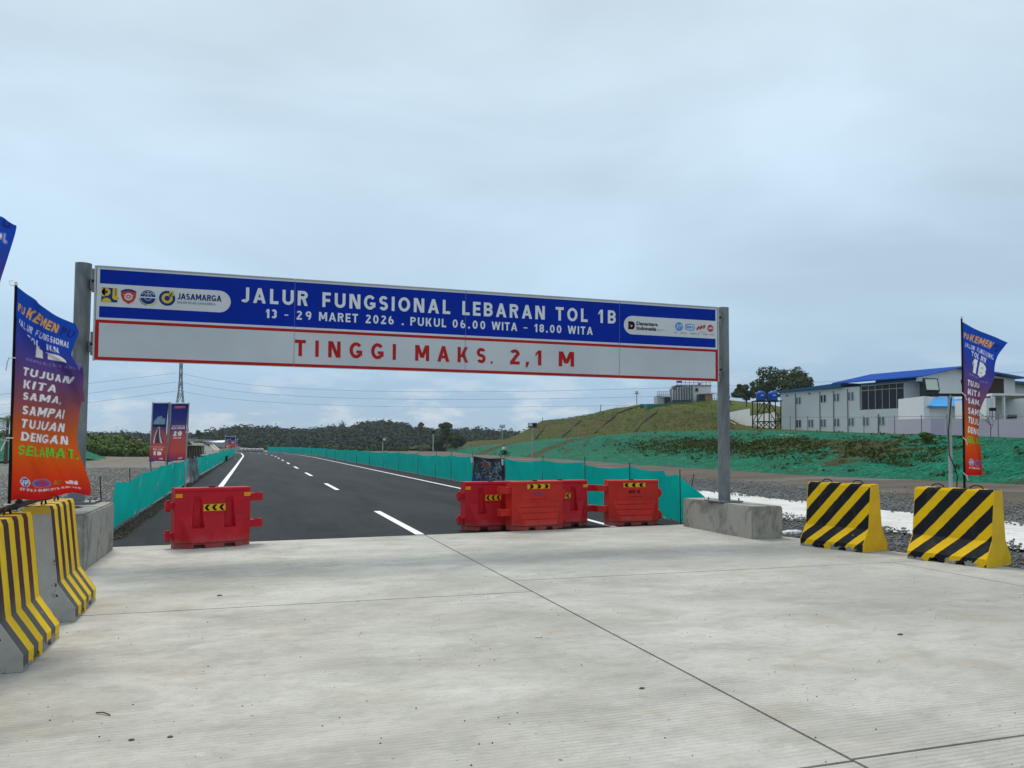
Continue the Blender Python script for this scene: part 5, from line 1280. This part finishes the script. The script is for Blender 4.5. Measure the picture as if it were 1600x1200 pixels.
for nm, x in (('left', -.70), ('right', .78)):
    c = Vector(og)+DIRR*x; t = thing('water_tank', '%s one of the two blue plastic tanks on the tower' % nm, 'water tank', (c.x, c.y, og.z+zt+.102), -YAW, 'blue tanks on the tower'); m = MB(); n = 20
    prof = [(.0, 0), (.56, 0), (.58, .05), (.56, .2), (.58, .25), (.56, .45), (.58, .5), (.56, .72), (.58, .78), (.56, .95), (.50, 1.06), (.20, 1.18), (.19, 1.26), (.0, 1.27)]
    v = [(r_*math.cos(2*math.pi*k/n), r_*math.sin(2*math.pi*k/n), z) for r_, z in prof for k in range(n)]; f = [(j*n+k, j*n+(k+1) % n, (j+1)*n+(k+1) % n, (j+1)*n+k) for j in range(len(prof)-1) for k in range(n)]
    m.add(v, f).build('shell', TANK, t, True); MB().box(-.2, .2, -.585, -.575, .58, .70).build('label', TANKL, t)
# pale containers behind the tower
og = fd(1180, 668, 128); og.z = 3.3
for i, (pa, pb_, ya, yb, za, zb) in enumerate(((1147, 1172, 643, 661, 150, 138), (1173, 1213, 650, 672, 136, 120))):
    a, b = fd(pa, ya, za), fd(pb_, ya+(0 if i == 0 else 3), zb); lo = fd(pa, yb, za).z-1.4
    o3 = Vector((a.x, a.y, lo)); t = thing('site_container', ('small pale cabin uphill of the tank tower' if i == 0 else 'long pale cabin directly behind the tank tower legs'), 'cabin', o3, 0, 'pale site cabins')
    m = MB(); dv = DIRF*3; hgt = a.z-lo
    m.add([Vector(), Vector((b.x-a.x, b.y-a.y, 0)), Vector((b.x-a.x, b.y-a.y, 0))+dv, dv]+[q+Vector((0, 0, hgt)) for q in (Vector(), Vector((b.x-a.x, b.y-a.y, 0)), Vector((b.x-a.x, b.y-a.y, 0))+dv, dv)], [(0, 3, 2, 1), (4, 5, 6, 7), (0, 1, 5, 4), (1, 2, 6, 5), (2, 3, 7, 6), (3, 0, 4, 7)]); m.build('wall', PANEL, t)
    e = Vector((b.x-a.x, b.y-a.y, 0)); n_ = e.cross(Vector((0, 0, 1))).normalized()*(-1 if e.cross(Vector((0, 0, 1))).dot(DIRF) > 0 else 1)
    for k in range(3+i):
        p = e*((k+.6)/(3.2+i)); w_ = e.normalized()*.35; zc = hgt-1.1; q = [p-w_, p+w_]; v = [x+n_*.03+Vector((0, 0, z)) for z in (zc-.35, zc+.35) for x in q]+[x+n_*.002+Vector((0, 0, z)) for z in (zc-.35, zc+.35) for x in q]
        MB().add(v, [(0, 1, 3, 2), (4, 6, 7, 5), (0, 4, 5, 1), (1, 5, 7, 3), (3, 7, 6, 2), (2, 6, 4, 0)]).build('window', GLASS, t)
# hilltop building
og = fd(1070, 632, 204); og.z -= 1
ht = thing('hilltop_building', 'pale block building with dark upright sheets and railings on the hilltop', 'building', og)
DSH = M('dark_sheet', (.10, .115, .14), .5, .2, .25, .2); RSTR = M('red_pale_rail', (.30, .24, .26), .6); WOOD = M('shed_wood', (.28, .16, .09), .8)
boxpx(ht, 'main_wall', PANEL, 1084, 1111, 601.5, 634, 204, 6, og); boxpx(ht, 'upper_floor_edge', RSTR, 1057, 1111.5, 601, 602.5, 203.7, 7, og)
boxpx(ht, 'rear_wall', DSH, 1051, 1084, 606, 634, 207, 4, og)
for k in range(17):
    px = 1050.5+k*2; yt = 608.5 if k < 3 else (604.5 if k < 8 else 601.8); boxpx(ht, 'upright_sheet', DSH if k % 2 else PANEL, px, px+1.4, yt+(k % 3)*.5, 625, 203.4-(k % 2)*.3, .3, og)
boxpx(ht, 'window', GLASS, 1087, 1091, 606.5, 611.5, 203.6, .3, og); boxpx(ht, 'annex_wall', M('annex_grey', (.36, .38, .40), .8), 1027, 1050, 618, 634, 205, 5, og); boxpx(ht, 'door', GLASS, 1038.5, 1047.5, 620.5, 632, 204.6, .3, og)
boxpx(ht, 'awning', PANEL, 1037, 1048.5, 619, 620.2, 203.6, 1.5, og)
boxpx(ht, 'shed', GLASS, 1092.5, 1101, 615.5, 634, 200, 3, og); boxpx(ht, 'shed', WOOD, 1103, 1113.5, 616.5, 634, 199, 3, og); boxpx(ht, 'shed_roof', M('pinkish_sheet', (.62, .50, .50), .6), 1101.5, 1117, 613.5, 615, 198.6, 3.5, og)
def rail(px0, px1, y0, y1, D, n, mat):
    m = MB()
    for yy in (y0, (y0+y1)/2): m.tube([fd(px0, yy, D)-og, fd(px1, yy, D)-og], .07, 4)
    for k in range(n): p = px0+(px1-px0)*k/(n-1); m.tube([fd(p, y0, D)-og, fd(p, y1, D)-og], .07, 4)
    m.build('railing', mat, ht)
rail(1027, 1050, 612, 620, 204.5, 8, RSTR); rail(1058, 1110, 594, 602, 203.5, 9, RSTR); rail(1108, 1120, 614, 632, 201, 4, RSTR)
boxpx(ht, 'roof_clutter', BLACK, 1059, 1066, 595, 597, 203.6, 2, og); boxpx(ht, 'roof_clutter', WOOD, 1092, 1095, 598.5, 601, 203.6, 1, og)
# green net fence in front of it
v = []; f = []
for k in range(24):
    px = 1000+k*5.6; q = fd(px, 633.5-(3 if px > 1040 else 0)-(px > 1085)*2, 199.5 if px > 1010 else 206); v += [q-Vector((0, 0, 1.2)), q+Vector((0, 0, .35))]
    if k: f.append((2*k-2, 2*k, 2*k+1, 2*k-1))
tag(link('net_fence', pymesh('net_fence', v, f), M('dark_green_netting', (.02, .14, .10), .8)), 'low dark green net fence in front of the hilltop building', 'fence')

# ================================================================== LEFT MIDDLE DISTANCE
q = fd(290, 706, 88); rwl = thing('timber_parapet', 'brown ribbed retaining wall right of the near banners', 'wall', q); m = None
boxpx(rwl, 'wall', M('weathered_boards', (.20, .165, .11), .9, 0, .2, 1), 288, 315, 696.5, 720, 88, .8, q); boxpx(rwl, 'coping', M('grey_coping', (.33, .33, .31), .9), 286, 316, 695.2, 696.3, 87.6, 1.6, q)
for k in range(7): boxpx(rwl, 'rib', DARKIRON, 290+k*3.8, 290.6+k*3.8, 696.8, 719, 87.8, .15, q)
# rising service road beyond
v = []; f = []
for k in range(13):
    t = k/12; yc = 712-22*t; pc = 345-38*t; hw_ = 30-20*t; D = 78+95*t; a, b = fd(pc-hw_, yc, D), fd(pc+hw_*(.35+.3*t), yc+(1 if t > .2 else 0), D); v += [a, b, b-Vector((0, 0, 3)), a-Vector((0, 0, 3))]
    if k: c_ = 4*k; f += [(c_-4, c_-3, c_+1, c_), (c_-3, c_-2, c_+2, c_+1), (c_, c_+3, c_-1, c_-4)]
tag(link('service_road', pymesh('service_road', v, f, False), M('service_road_gravel', (.19, .185, .17), .95, 0, .2, .3), kind='structure'), 'grey gravel road rising beyond the left fence')
PL = M('pale_kerb', (.50, .45, .36), .9)
for i, (a, b, c, d, D0, D1) in enumerate(((329, 697, 339, 706, 150, 118), (333, 696, 344, 706, 152, 118))):
    p, q = fd(a, b, D0), fd(c, d, D1); tag(MB().tube([p+Vector((0, 0, .1)), q+Vector((0, 0, .1))], .16, 5).build('kerb_line', PL), ('left' if i == 0 else 'right')+' one of two pale kerb lines on the rising gravel road', 'kerb', 'pale kerb lines')
CONC = M('viaduct_concrete', (.34, .36, .37), .9, 0, .1, .1)
vd = thing('viaduct', 'pale low bridge parapet sloping down toward the road end', 'bridge', fd(360, 697, 190)); vo = Vector(vd.location)
pts = [(300, 690.5), (316, 691.5), (350, 695), (376, 700.5), (400, 703.5), (430, 706)]; ra = [fd(a, b, 190+(k*4)) for k, (a, b) in enumerate(pts)]
for p, q in zip(ra, ra[1:]):
    d = DIRF*.6; h = Vector((0, 0, .75)); z = Vector((0, 0, 1.4)); m = MB(); m.add([w-vo for w in (p-h, q-h, q-h+d, p-h+d, p+h*.35, q+h*.35, q+h*.35+d, p+h*.35+d)], [(0, 3, 2, 1), (4, 5, 6, 7), (0, 1, 5, 4), (1, 2, 6, 5), (2, 3, 7, 6), (3, 0, 4, 7)]); m.build('deck_panel', CONC, vd)
    MB().tube([((p+q)/2)-vo-Vector((0, 0, 6)), ((p+q)/2)-vo-h], .5, 6).build('pier', CONC, vd)
o = fd(393, 709.5, 170); wb = thing('white_rubble_bags', 'row of pale bags closing the far end of the road', 'bags', (o.x, o.y, 0))
for k in range(6): MB().tube([DIRR*(k*.85-2.4)+Vector((0, 0, .35)), DIRR*(k*.85-1.7)+Vector((0, 0, .38))], .36, 8).build('bag', M('pale_bag', (.42, .41, .38), .9), wb, True)
o = fd(313, 689.5, 186); t = thing('white_sheeting', 'bright white sheeting at the start of the distant bridge', 'sheet', o)
MB().add([(0, 0, 0)]+[tuple(DIRR*(7*math.cos(a)-1)+Vector((0, 0, .45*math.sin(a)+.1*math.sin(a*5)))+DIRF*math.sin(a*3)) for a in [k*math.pi/8 for k in range(17)]], [(0, k+1, k+2) for k in range(16)]).build('cover', WHITE, t)
# red earth patches at the forest foot
for i, (px, py_, rx_, D) in enumerate(((640, 704, 15, 300), (560, 705, 9, 300), (210, 690, 12, 250), (365, 690, 8, 330))):
    q = fd(px, py_-3, D); m = MB(); n = 14; rr = rx_*D/1250
    m.add([q+DIRR*(rr*math.cos(2*math.pi*k/n)*(1+.3*(hsh(i, k)-.5)))+Vector((0, 0, rr*.13*math.sin(2*math.pi*k/n)))+DIRF*(rr*.6*math.sin(2*math.pi*k/n)) for k in range(n)]+[q+Vector((0, 0, rr*.05))-DIRF*.5], [(k, (k+1) % n, n) for k in range(n)]); o = m.build('bare_earth_patch', M('red_earth', (.16, .085, .055), .95, 0, .3, .3), kind='structure'); tag(o, 'reddish bare earth cut at the foot of the wooded hills')
# ================================================================== VEGETATION
def cards(P, size, rg, N=None, aspect=1.0):
    """leaf quads at points P, facing roughly along N"""
    n = len(P); d = rg.normal(size=(n, 3))
    if N is not None: d = N*1.5+d*.55
    d /= np.linalg.norm(d, axis=1)[:, None]; e = rg.normal(size=(n, 3)); e -= (e*d).sum(1)[:, None]*d; e /= np.linalg.norm(e, axis=1)[:, None]; g = np.cross(d, e)
    s = (size*rg.uniform(.6, 1.3, n))[:, None]; V = np.stack([P-e*s-g*s*aspect, P+e*s-g*s*aspect, P+e*s+g*s*aspect, P-e*s+g*s*aspect], 1)
    return V.reshape(-1, 3), np.arange(4*n).reshape(-1, 4)
def lobes_pts(lobes, n, rg, shell=.55):
    w = np.array([l[3]*l[4]*l[5] for l in lobes])**(.75); w /= w.sum(); idx = rg.choice(len(lobes), n, p=w); L = np.array(lobes)[idx]
    d = rg.normal(size=(n, 3)); d /= np.linalg.norm(d, axis=1)[:, None]; r_ = rg.uniform(shell, 1.05, n)**.8
    return L[:, :3]+d*L[:, 3:6]*r_[:, None], d+np.array((0, 0, .35))
LEAFD = m_leaf('dark_foliage', (.020, .038, .012), (.070, .098, .030)); LEAFB = m_leaf('hazy_forest_foliage', (.008, .019, .012), (.036, .058, .030), .2); LEAFG = m_leaf('bright_shrub_foliage', (.036, .068, .013), (.105, .155, .034)); LEAFY = m_leaf('yellow_green_foliage', (.07, .075, .02), (.14, .13, .05))
BARK = M('bark', (.09, .075, .06), .95)
def tree(name, label, base, H_, cw, lobn, n, ls_, mat, seed, trunk=.5, group=None, spread=1.0, cat='tree', shell=.5):
    rg = np.random.default_rng(seed); t = thing(name, label, cat, base, 0, group); lobes = []
    limbs = MB(); limbs.tube([(0, 0, -.5), (.03*H_, 0, H_*trunk), (0, .02*H_, H_*.8)], H_*.028, 8, r1=H_*.008)
    for k in range(lobn):
        a = rg.uniform(0, 6.28); r_ = cw*.5*rg.uniform(.15, .75)*spread; z = H_*(trunk+(1-trunk)*rg.uniform(.12, .86)); s = cw*rg.uniform(.09, .21)
        r_ *= 1.15-abs((z/H_-trunk)/(1-trunk)-.4)*.8
        lobes.append((r_*math.cos(a), r_*math.sin(a), z, s, s, s*.62)); limbs.tube([(0, 0, H_*(trunk*.7+.05*k/lobn)), (r_*.5*math.cos(a), r_*.5*math.sin(a), (z+H_*trunk)/2), (r_*math.cos(a), r_*math.sin(a), z)], H_*.010, 5, r1=H_*.003)
    limbs.build('trunk', BARK, t, True)
    Pp, Nn = lobes_pts(lobes, n, rg, shell); V, F = cards(Pp, ls_, rg, Nn); link('crown', npmesh('crown', V, F, mat), None, t); return t
q = fd(1231, 640, 150); tree('broadleaf_tree', 'large spreading dark tree behind the blue water tanks', (q.x, q.y, fd(1231, 632, 150).z), fd(1231, 571, 150).z-fd(1231, 632, 150).z, 11.6, 34, 6000, .15, LEAFD, 5, .14, shell=.6)
q = fd(1166, 628, 160); tree('broadleaf_tree', 'rounded dark tree left of the blue water tanks', (q.x, q.y, q.z-.5), fd(1166, 595, 160).z-q.z+.5, 5.6, 18, 2800, .13, LEAFD, 8, .12, shell=.6)
q = fd(1187, 628, 168); tree('broadleaf_tree', 'smaller tree between the rounded one and the spreading one', (q.x, q.y, q.z-.5), fd(1187, 601, 168).z-q.z, 4.6, 10, 2600, .14, LEAFD, 9, .25)
q = fd(1203, 628, 165); tree('broadleaf_tree', 'yellowish tree right above the left blue tank', (q.x, q.y, q.z-1), fd(1203, 597, 165).z-q.z+.6, 5.2, 10, 2600, .14, LEAFY, 10, .25)
q = fd(1128, 628, 185); tree('shrub', 'dark shrub beside the right steel post on the hill', (q.x+1, q.y, q.z-.5), 2.6, 2.6, 8, 900, .14, LEAFD, 12, .1, cat='shrub')
q = fd(657, 702, 205); tree('slender_tree', 'slender pale-topped tree behind the right fence', (q.x, q.y, 0), fd(657, 658, 205).z, 3.0, 9, 900, .16, LEAFY, 21, .55)
q = fd(697, 702, 210); tree('slender_tree', 'taller dark tree right of the slender pale-topped tree', (q.x, q.y, 0), fd(697, 656, 210).z, 4.6, 20, 2600, .19, LEAFD, 22, .28, spread=.8)
q = fd(713, 702, 215); tree('broadleaf_tree', 'bushy dark tree at the left foot of the green slope', (q.x, q.y, 0), 4.6, 6.0, 12, 2200, .2, LEAFD, 23, .1)
q = fd(684, 702, 214); tree('broadleaf_tree', 'low dark tree under the taller one behind the fence', (q.x, q.y, 0), 3.8, 5.6, 12, 2000, .2, LEAFD, 24, .1)
q = fd(311, 690, 300); tree('broadleaf_tree', 'small round tree on the ridge just right of the near banners', (q.x, q.y, 0), fd(311, 669.5, 300).z, 4.2, 10, 1400, .26, LEAFD, 31, .35)
q = fd(322, 690, 330); tree('slender_tree', 'thin small tree on the ridge beside the round one', (q.x, q.y, 0), fd(322, 670, 330).z, 2.6, 6, 400, .22, LEAFD, 32, .5)
# palm by the left flag
q = fd(9, 700, 60); t = thing('palm', 'young palm with ragged fronds at the left edge behind the flag', 'palm tree', (q.x, q.y, 0)); rg = np.random.default_rng(4)
hp = fd(9, 655, 60).z; MB().tube([(0, 0, 0), (.1, 0, hp)], .14, 8, r1=.09).build('trunk', BARK, t, True)
for k in range(13):
    a = k*2.4; m = MB(); L = rg.uniform(1.3, 1.9); up = rg.uniform(.1, .9); pts = [Vector((math.cos(a)*L*s, math.sin(a)*L*s, hp+up*L*s-1.1*L*s*s)) for s in np.linspace(0, 1, 9)]
    m.tube(pts, .02, 4, r1=.006)
    for p, p2 in zip(pts[1:], pts[2:]):
        d = (p2-p).normalized(); sd_ = d.cross(Vector((0, 0, 1))).normalized()
        for s in (-1, 1):
            for e in (0, .5): o_ = p.lerp(p2, e); tip = o_+sd_*s*.38+d*.22-Vector((0, 0, .14)); m.add([o_, o_+d*.06, tip], [(0, 1, 2)])
    m.build('frond', LEAFG, t)
# bare little tree before the lavender wall
q = net_surf(1548, .96); t = thing('bare_tree', 'leafless small tree in front of the lavender wall', 'tree', q); m = MB(); rg = np.random.default_rng(2)
def br_(p, d, L, r_, k):
    e = p+d*L; m.tube([p, e], r_, 4, r1=r_*.6)
    if k:
        for _ in range(3): br_(e if _ else p.lerp(e, .6), (d+Vector(rg.normal(0, .5, 3))).normalized(), L*.66, r_*.6, k-1)
br_(Vector((0, 0, 0)), Vector((0, 0, 1)), .75, .035, 4); m.build('branches', BARK, t)
# forest on the ridges
rg = np.random.default_rng(77); PV = []; NV = []; n_cr = 4400
for k in range(n_cr):
    px = rg.uniform(-60, 900) if k < 3600 else rg.uniform(-400, 2000); tt = rg.uniform(.02, 1.04)**.8; q = wood_pt(px, tt)
    if 316 < px < 360 and tt > .35 and rg.uniform() < .55: continue
    s = rg.uniform(1.8, 4.0)*(.75+.25*tt); h = s*rg.uniform(.8, 1.3)
    if tt > .93 and rg.uniform() < .07: h *= 1.55; s *= .8
    n = 84; d = rg.normal(size=(n, 3)); d /= np.linalg.norm(d, axis=1)[:, None]; d[:, 2] = abs(d[:, 2])*1.2-.25
    lump = 1+.3*np.sin(d[:, 0]*5+k)*np.sin(d[:, 1]*4+k*2); PV.append(np.array(q)+d*np.array([s, s, h])*lump[:, None]*rg.uniform(.78, 1, (n, 1))); NV.append(d+np.array((0, 0, .3)))
P = np.concatenate(PV); V, F = cards(P, .46, rg, np.concatenate(NV)); fo = link('forest', npmesh('forest', V, F, LEAFB), None, None, 'stuff'); fo['label'] = 'dense dark forest canopy covering the distant hills'
# shrub bank on the left
def bank(name, label, pxr, Dr, y_top, n, ls_, mat, seed, hbase=0.0):
    rg = np.random.default_rng(seed); PV = []; NV = []
    for k in range(n):
        px = rg.uniform(*pxr); D = rg.uniform(*Dr); u = (D-Dr[0])/(Dr[1]-Dr[0]); zt_ = fd(px, lerp_tab(y_top, px)[0], D).z*(.45+.55*u)*rg.uniform(.7, 1.05); q = fd(px, 700, D); s = rg.uniform(.7, 1.5)
        m_ = 60; d = rg.normal(size=(m_, 3)); d /= np.linalg.norm(d, axis=1)[:, None]; c_ = np.array([q.x, q.y, max(.35, zt_-s*.6)]); PV.append(c_+d*np.array([s, s, s*.75])*rg.uniform(.6, 1, (m_, 1))); NV.append(d+np.array((0, 0, .3)))
        if zt_ > 1.6: d = rg.normal(size=(m_, 3))*.5; NV.append(d+np.array((0, -.5, .3))); PV.append(np.array([q.x, q.y, zt_*.45])+d*np.array([s, s, zt_*.5]))
    P = np.concatenate(PV); P[:, 2] = np.maximum(P[:, 2], .02); V, F = cards(P, ls_, rg, np.concatenate(NV)); o = link(name, npmesh(name, V, F, mat), None, None, 'stuff'); o['label'] = label
bank('shrubs', 'bright green bushes filling the bank left of the near banners', (-160, 236), (100, 120), [(-200, 676), (0, 676), (60, 676), (130, 674), (150, 676), (175, 680), (200, 679), (215, 684), (240, 698)], 330, .15, LEAFG, 41)
bank('shrubs', 'darker bushes behind the left shrub bank and banners', (100, 330), (150, 175), [(90, 684), (240, 684), (300, 686), (340, 694)], 130, .2, LEAFD, 42)
bank('shrubs', 'low dark green scrub between the far fence and wooded hills', (410, 720), (215, 245), [(400, 703), (480, 700), (560, 699), (650, 700), (690, 693), (730, 694)], 150, .26, LEAFD, 43)
# green net bank on the far left, with its pale edging
v = []; f = []
for k in range(26):
    px = -260+k*17; 
    for j in range(7): q = fd(px, 0, 1); w = j/6; a = gnd(px, 731-(px+260)*.031); b = fd(px, lerp_tab([(-300, 686), (0, 684), (60, 690), (128, 703), (170, 717)], px)[0], 82+max(px, -200)*.12); q = a.lerp(b, w); q.z += .15*math.sin(k*1.7+j); v.append(q)
for k in range(25):
    for j in range(6): c_ = k*7+j; f.append((c_, c_+7, c_+8, c_+1))
tag(link('left_net_bank', pymesh('left_net_bank', v, f, True), NET, kind='structure'), 'green netted bank at far left below the bushes')
for dy in (0, 19):
    a, b = fd(-60, 663+dy, 50), fd(14, 670+dy, 50); tag(MB().tube([a, b], .05, 6).build('pale_pole', M('bamboo', (.42, .36, .25), .8)), ('upper' if dy == 0 else 'lower')+' of two pale bamboo poles at the left edge behind the flag', 'bamboo pole')
# weeds and tufts on the net slope
rg = np.random.default_rng(9); PV = []
def tuft(px, t, s, n): 
    q = net_surf(px, t); d = rg.normal(size=(n, 3)); d[:, 2] = abs(d[:, 2])*.55; PV.append(np.array(q)+d*s*np.array([1.3, 1.3, .75]))
for k in range(1250):
    z_ = rg.uniform()
    if z_ < .42: px = rg.normal(1075, 50); t = .36+rg.normal(0, .10)+.0003*(px-1075)
    elif z_ < .72: px = rg.normal(1215, 40); t = .42+rg.normal(0, .10)
    elif z_ < .88: px = rg.uniform(1320, 1480); t = .46+rg.normal(0, .14)
    else: px = rg.uniform(700, 1600); t = rg.uniform(.05, .98)
    if not (.03 < t < .98): continue
    D = net_surf(px, t).length; tuft(px, t, rg.uniform(.14, .34)*(D/90), 14)
P = np.concatenate(PV); V, F = cards(P, .085, rg, aspect=.45); o = link('weeds', npmesh('weeds', V, F, m_leaf('slope_weeds', (.026, .048, .009), (.085, .105, .028))), None, None, 'stuff'); o['label'] = 'dull green and brown weeds growing through the slope net'
q = net_surf(1451, .55); tree('shrub', 'round dark weed clump on the net slope under the floodlight arm', q, .95, 1.5, 7, 700, .05, LEAFG, 51, .0, cat='shrub')
# hill grass fringe
PV = []
for k in range(2600):
    px = rg.uniform(830, 1145); u = rg.uniform(.0, 2.02); q = hill_surf(px, u); d = rg.normal(size=(8, 3)); d[:, 2] = abs(d[:, 2])*.16; PV.append(np.array(q)+np.array((0, 0, .05))+d*.5)
P = np.concatenate(PV); V, F = cards(P, .09, rg, aspect=.4); o = link('hill_grass', npmesh('hill_grass', V, F, m_leaf('hill_grass_blades', (.062, .070, .018), (.110, .130, .034))), None, None, 'stuff'); o['label'] = 'rough dry grass over the terraced hill'
# white pipe and plank lying on the hill right flank
tag(MB().tube([fd(1108, 641, 172), fd(1125, 651, 165), fd(1145, 661, 140), fd(1164, 671.5, 118)], .10, 6).build('white_pipe', M('pale_pipe', (.5, .48, .42), .7)), 'long pale pipe running down the right flank of the hill', 'pipe')
q = net_surf(1234, .72); tag(MB().box(-.9, .9, -.15, .15, 0, .12).build('board', M('pale_board', (.5, .46, .38), .8)), 'pale board lying on the weedy net slope below the tank tower', 'board').location = q
q = net_surf(1125, .78); o = tag(MB().box(-.8, .8, -.15, .15, 0, .15).build('board', M('tan_board', (.42, .32, .2), .8)), 'tan board on the net slope just left of the right steel post', 'board'); o.location = q; o.rotation_euler = (0, -.3, .3)
# motorcycle with rider on the far dirt track
q = fd(788, 716, 118); q.z = 0
mc = thing('motorcycle', 'dark motorcycle on the far dirt track behind the right fence', 'motorcycle', q, R(20)); TY = M('tyre_rubber', (.02, .02, .02), .8)
for x in (-.62, .62):
    pts = [(x+.29*math.cos(2*math.pi*k/18), 0, .29+.29*math.sin(2*math.pi*k/18)) for k in range(19)]; wl2 = MB().tube(pts, .05, 6).build('wheel', TY, mc, True)
    mm_ = MB()
    for k in range(6): mm_.tube([(x, 0, .29), (x+.26*math.cos(k*1.047), 0, .29+.26*math.sin(k*1.047))], .012, 4)
    mm_.build('spokes', PIPE, wl2)
MB().tube([(-.62, 0, .3), (-.2, 0, .55), (.35, 0, .62), (.62, 0, .3)], .05, 6).tube([(.62, 0, .3), (.42, 0, .95)], .035, 6).box(-.18, .2, -.12, .12, .25, .55).build('frame', BLACK, mc)
MB().box(-.72, .0, -.13, .13, .68, .80).build('seat', BLACK, mc, bevel=.04); MB().box(.02, .38, -.14, .14, .64, .84).build('fuel_tank', M('dark_tank', (.03, .035, .04), .3), mc, bevel=.05)
MB().tube([(.42, -.32, 1.0), (.44, 0, .97), (.42, .32, 1.0)], .02, 6).build('handlebar', BLACK, mc); MB().tube([(.50, 0, .86), (.60, 0, .86)], .09, 10).build('headlight', PALEPOLE, mc)
J = {'pel': (-.25, 0, .90), 'sp': (-.20, 0, 1.12), 'ch': (-.10, 0, 1.33), 'nk': (-.06, 0, 1.47), 'hd': (-.03, 0, 1.60), 'ht': (-.02, 0, 1.70)}
vs = [J['pel'], J['sp'], J['ch'], J['nk'], J['hd'], J['ht']]; rd = [.15, .14, .16, .06, .10, .08]; ed = [(0, 1), (1, 2), (2, 3), (3, 4), (4, 5)]
for s in (-1, 1):
    b0 = len(vs); vs += [(-.08, s*.19, 1.38), (.12, s*.27, 1.16), (.38, s*.26, 1.02), (.44, s*.26, 1.0)]; rd += [.065, .05, .035, .035]; ed += [(2, b0), (b0, b0+1), (b0+1, b0+2), (b0+2, b0+3)]
    b0 = len(vs); vs += [(-.18, s*.12, .86), (.16, s*.20, .78), (.02, s*.20, .38), (.14, s*.20, .32)]; rd += [.095, .07, .05, .045]; ed += [(0, b0), (b0, b0+1), (b0+1, b0+2), (b0+2, b0+3)]
me = bpy.data.meshes.new('rider'); me.from_pydata(vs, ed, []); o = bpy.data.objects.new('rider', me); COL.objects.link(o); md = o.modifiers.new('s', 'SKIN')
for i, r_ in enumerate(rd): me.skin_vertices[0].data[i].radius = (r_, r_)
me.skin_vertices[0].data[0].use_root = True; o.modifiers.new('u', 'SUBSURF').levels = 2
me2 = bpy.data.meshes.new_from_object(o.evaluated_get(bpy.context.evaluated_depsgraph_get())); bpy.data.objects.remove(o)
pale = M('pale_shirt', (.55, .54, .50), .8); drk = M('dark_trousers', (.03, .03, .035), .8); skn = M('skin', (.30, .17, .11), .6)
for q_ in (pale, drk, skn): me2.materials.append(q_)
for p in me2.polygons: c_ = p.center; p.material_index = 1 if c_.z < .95 else (2 if (c_.z > 1.45 or c_.x > .3) else 0); p.use_smooth = True
pr_ = link('person', me2); pr_.location = mc.location; pr_.rotation_euler = mc.rotation_euler; tag(pr_, 'person in a pale shirt sitting on the motorcycle', 'person')
ms = bpy.data.meshes.new('hair'); bm = bmesh.new(); bmesh.ops.create_uvsphere(bm, u_segments=12, v_segments=8, radius=.118); bmesh.ops.delete(bm, geom=[v for v in bm.verts if v.co.z < -.02 and v.co.x > -.03], context='VERTS'); bm.to_mesh(ms); bm.free(); ms.materials.append(BLACK); hh = link('hair', ms, None, pr_); hh.location = (-.03, 0, 1.65)

# ------------------------------------------------------------------ air
HZ = bpy.data.materials.new('thin_haze'); HZ.use_nodes = True; t_ = HZ.node_tree; t_.nodes.clear()
pv = t_.nodes.new('ShaderNodeVolumePrincipled'); pv.inputs['Color'].default_value = (.80, .88, .95, 1); pv.inputs['Density'].default_value = .0002
oo = t_.nodes.new('ShaderNodeOutputMaterial'); t_.links.new(pv.outputs[0], oo.inputs['Volume'])
hz = MB().box(-3700, 3700, -3700, 3700, -4.5, 66).build('haze', HZ); hz['kind'] = 'stuff'; hz['label'] = 'thin pale haze softening the distant hills'
